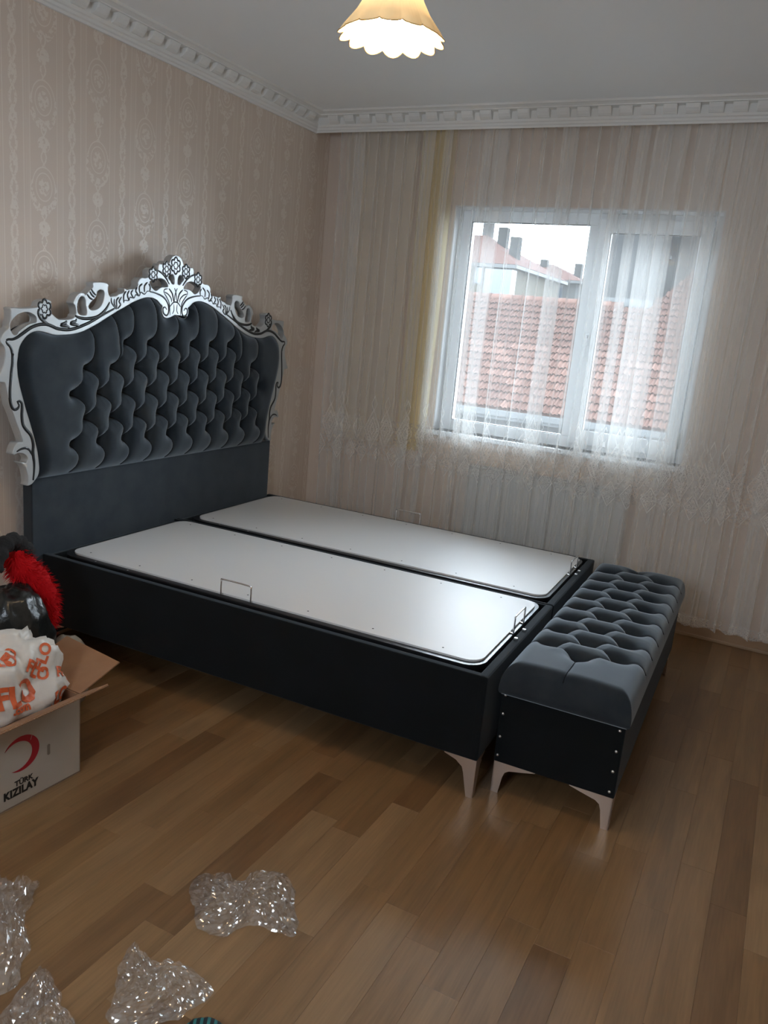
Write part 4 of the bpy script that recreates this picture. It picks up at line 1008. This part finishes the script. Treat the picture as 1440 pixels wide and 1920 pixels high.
# ================================================================== OUTSIDE
M_ground = mat('grey_yard', (0.0473, 0.0473, 0.0456), .9)
tag(box('ground', M_ground, None, -60, 40, YB+T_+.02, 120, -7.2, -7.0), **S)
M_wallA = mat('pale_render', (0.0315, 0.0315, 0.0307), .9, spec=.03, bump=(8, .1)); M_wallB = mat('cream_render', (0.0410, 0.0370, 0.0299), .9, spec=.03); M_grey = mat('grey_render', (0.0173, 0.0177, 0.0181), .9, spec=.03, var=(.8, (0.0204, 0.0204, 0.0199)))
M_glass2 = mat('far_window_glass', (0.0158, 0.0204, 0.0267), .1); M_white2 = mat('white_gutter', (0.0441, 0.0449, 0.0449), .5, spec=.03)
mt = bpy.data.materials.new('terracotta'); mt.use_nodes = True; t = mt.node_tree; p = t.nodes['Principled BSDF']; oi = N(t, 'ShaderNodeObjectInfo'); tcn = N(t, 'ShaderNodeTexCoord')
nz = N(t, 'ShaderNodeTexNoise'); nz.inputs['Scale'].default_value = 2.3; t.links.new(tcn.outputs['Object'], nz.inputs['Vector'])
cr_ = N(t, 'ShaderNodeValToRGB'); e = cr_.color_ramp.elements; e[0].color = (.032, .0155, .0120, 1); e[1].color = (.076, .043, .034, 1)
sm = X(t, oi.outputs['Random'])*.6+X(t, nz.outputs[0])*.6-.1; t.links.new(sm.s, cr_.inputs[0]); t.links.new(cr_.outputs[0], p.inputs['Base Color']); p.inputs['Roughness'].default_value = .9; sock(p, 'Specular IOR Level').default_value = .03
th = math.radians(33); EY, EZ = 16.5, -.31; TW, TG, TL = .215, .278, .33
house = tag(empty('tiled_house', (0, EY, EZ)), 'house with a large terracotta tiled roof just outside the window', 'house')
def slope(u, s, n=0): return Vector((u, s*math.cos(th)-n*math.sin(th), s*math.sin(th)+n*math.cos(th)))
px_ = [(0, .004), (.018, .034), (.045, .046), (.072, .034), (.092, .010), (.118, .004), (.140, .022), (.165, .030), (.190, .020), (TW, .004)]
def tile_geo(u0, s0, V, F):
    k = len(V); n = len(px_)
    for (dx, dz) in px_: V.append(slope(u0+dx, s0, dz*1.35+.066)); 
    for (dx, dz) in px_: V.append(slope(u0+dx, s0+TL*1.12, dz*1.35+.006))
    for (dx, dz) in px_: V.append(slope(u0+dx, s0+.004, dz*1.35+.050))
    for i in range(n-1): F.append((k+i, k+i+1, k+n+i+1, k+n+i)); F.append((k+2*n+i, k+2*n+i+1, k+i+1, k+i))
V = []; F = []; tile_geo(0, 0, V, F); tile = pymesh(V, F, False); tile.materials.append(mt)
cnt = 0; V = []; F = []
for row in range(23):
    s0 = row*TL*1.0
    for col in range(-38, 13):
        u0 = col*TW
        if row > 15 and u0 < -1.20+(row-16)*.12: continue
        if cnt < 300 and row < 9 and -5.6 < u0 < 1.55:
            cnt += 1; obj('roof_tile', tile, None, house, slope(u0, s0, random.Random(row*99+col).uniform(-.004, .006)))
        else: tile_geo(u0, s0, V, F)
tag(obj('further_roof_tiles', pymesh(V, F), mt, house), kind='stuff')
hx0, hx1 = -8.17, 2.8; sl = 23*TL
bm = bmesh.new()
def addpoly(bm, pts):
    vs = [bm.verts.new(p) for p in pts]; bm.faces.new(vs); return vs
addpoly(bm, [slope(hx0, .02, -.01), slope(hx1, .02, -.01), slope(hx1, sl, -.01), slope(-.4, sl, -.01), slope(-1.2, 16*TL, -.01), slope(hx0, 16*TL, -.01)])
obj('roof_deck', bmmesh(bm), mt, house)
box('facade', M_wallA, house, hx0+.3, hx1-.3, .35, 1.2, -6.7, -.12)
box('gutter', M_white2, house, hx0, hx1, -.12, .02, -.16, .0, bev=.02)
box('soffit', M_white2, house, hx0, hx1, -.04, .40, -.24, -.15)
# ridge caps along the left roof top
rc = tubem([(0, 0, 0), (.34, 0, .02)], .11, 8); rc.materials.append(mt)
for k in range(19):
    o = obj('ridge_tile', rc, None, house, slope(hx0+.02+k*.33, 16*TL+.08, .02))
yt = 16*TL*math.cos(th)+.25; zt = 16*TL*math.sin(th)
box('rear_block', M_grey, house, -2.62, -1.10, yt, yt+1.6, zt-.4, zt+6)
box('roof_flashing', M_white2, house, -2.62, -1.10, yt-.03, yt, zt+.08, zt+.30)
nb = tag(empty('grey_building', (0, 23.3, -.31)), 'tall grey rendered building with one narrow window rising behind the tiled roof', 'building')
box('wall', M_grey, nb, -2.2, 9, 0, 6, -6.6, 9)
fw = box('window_frame', M_white2, nb, -1.66, -1.20, -.06, .0, 4.62, 6.3)
box('window_pane', M_glass2, fw, -1.61, -1.25, -.075, -.06, 4.68, 6.24); box('window_ledge', M_white2, fw, -1.74, -1.12, -.18, 0, 4.50, 4.60)

M_roof2 = mat('red_brown_roof', (.030, .014, .011), .85, spec=.03)
def far_house(name, label, x0, x1, y0, y1, z1, rise, wallm, rot=0, wins=(), chim=()):
    h = tag(empty(name, (x1, y0, -7.0), rot), label, 'house'); L = x1-x0; Dp = y1-y0; Z = z1+7
    box('wall', wallm, h, -L, 0, 0, Dp, 0, Z)
    o = .5; zr = Z-.05
    rp_ = [(-L-o, -o, zr), (o, -o, zr), (o, Dp+o, zr), (-L-o, Dp+o, zr), (-L+Dp*.35, Dp/2, zr+rise), (-Dp*.35, Dp/2, zr+rise)]
    F = [(0, 1, 5, 4), (1, 2, 5), (2, 3, 4, 5), (3, 0, 4), (3, 2, 1, 0)]
    obj('roof', pymesh(rp_, F), M_roof2, h); box('eaves', M_white2, h, -L-o, o, -o, Dp+o, zr-.22, zr-.02)
    for (a, b, c, d) in wins:
        f = box('window', M_white2, h, a, b, -.06, .02, c, d); box('pane', M_glass2, f, a+.08, b-.08, -.08, -.05, c+.08, d-.08)
    for (a, b, c) in chim: box('chimney', M_grey, h, a-.3, a+.3, b-.3, b+.3, Z, Z+c)
    return h
h1 = far_house('apartment_house', 'cream apartment house with red roof and chimneys, leftmost through the window', -26, -13.6, 45, 56, 5.7, 2.3, M_wallB,
    wins=((-2.35, -1.7, 11.4, 12.6), (-5.2, -4.2, 11.2, 12.6), (-2.35, -1.7, 8.2, 9.4), (-5.2, -4.2, 8.0, 9.4)), chim=((-.9, 3, 1.9), (-2.5, 5, 2.7), (-4, 6, 3.4)))
bl_ = box('balcony', M_wallB, h1, -1.35, .9, -1.0, 0, 9.5, 10.6); box('balcony_glass', M_glass2, h1, -1.3, .4, -.9, -.02, 10.7, 12.3)
h2 = far_house('terraced_house', 'long pale terrace house with red roof receding behind the apartment house', -34, -13.9, 62, 72, 6.2, 1.6, M_wallA,
    wins=tuple((-a-1.2, -a, 11.2, 12.7) for a in (1, 4, 7, 10)), chim=((-1, 4, 1.6), (-4, 4, 1.8)))
h3 = far_house('distant_house', 'small distant house with low roof at the skyline, right of the others', -15, -6, 80, 90, 4.2, 1.6, M_wallB, wins=((-3, -2, 9, 10.2), (-6, -5, 9, 10.2)))
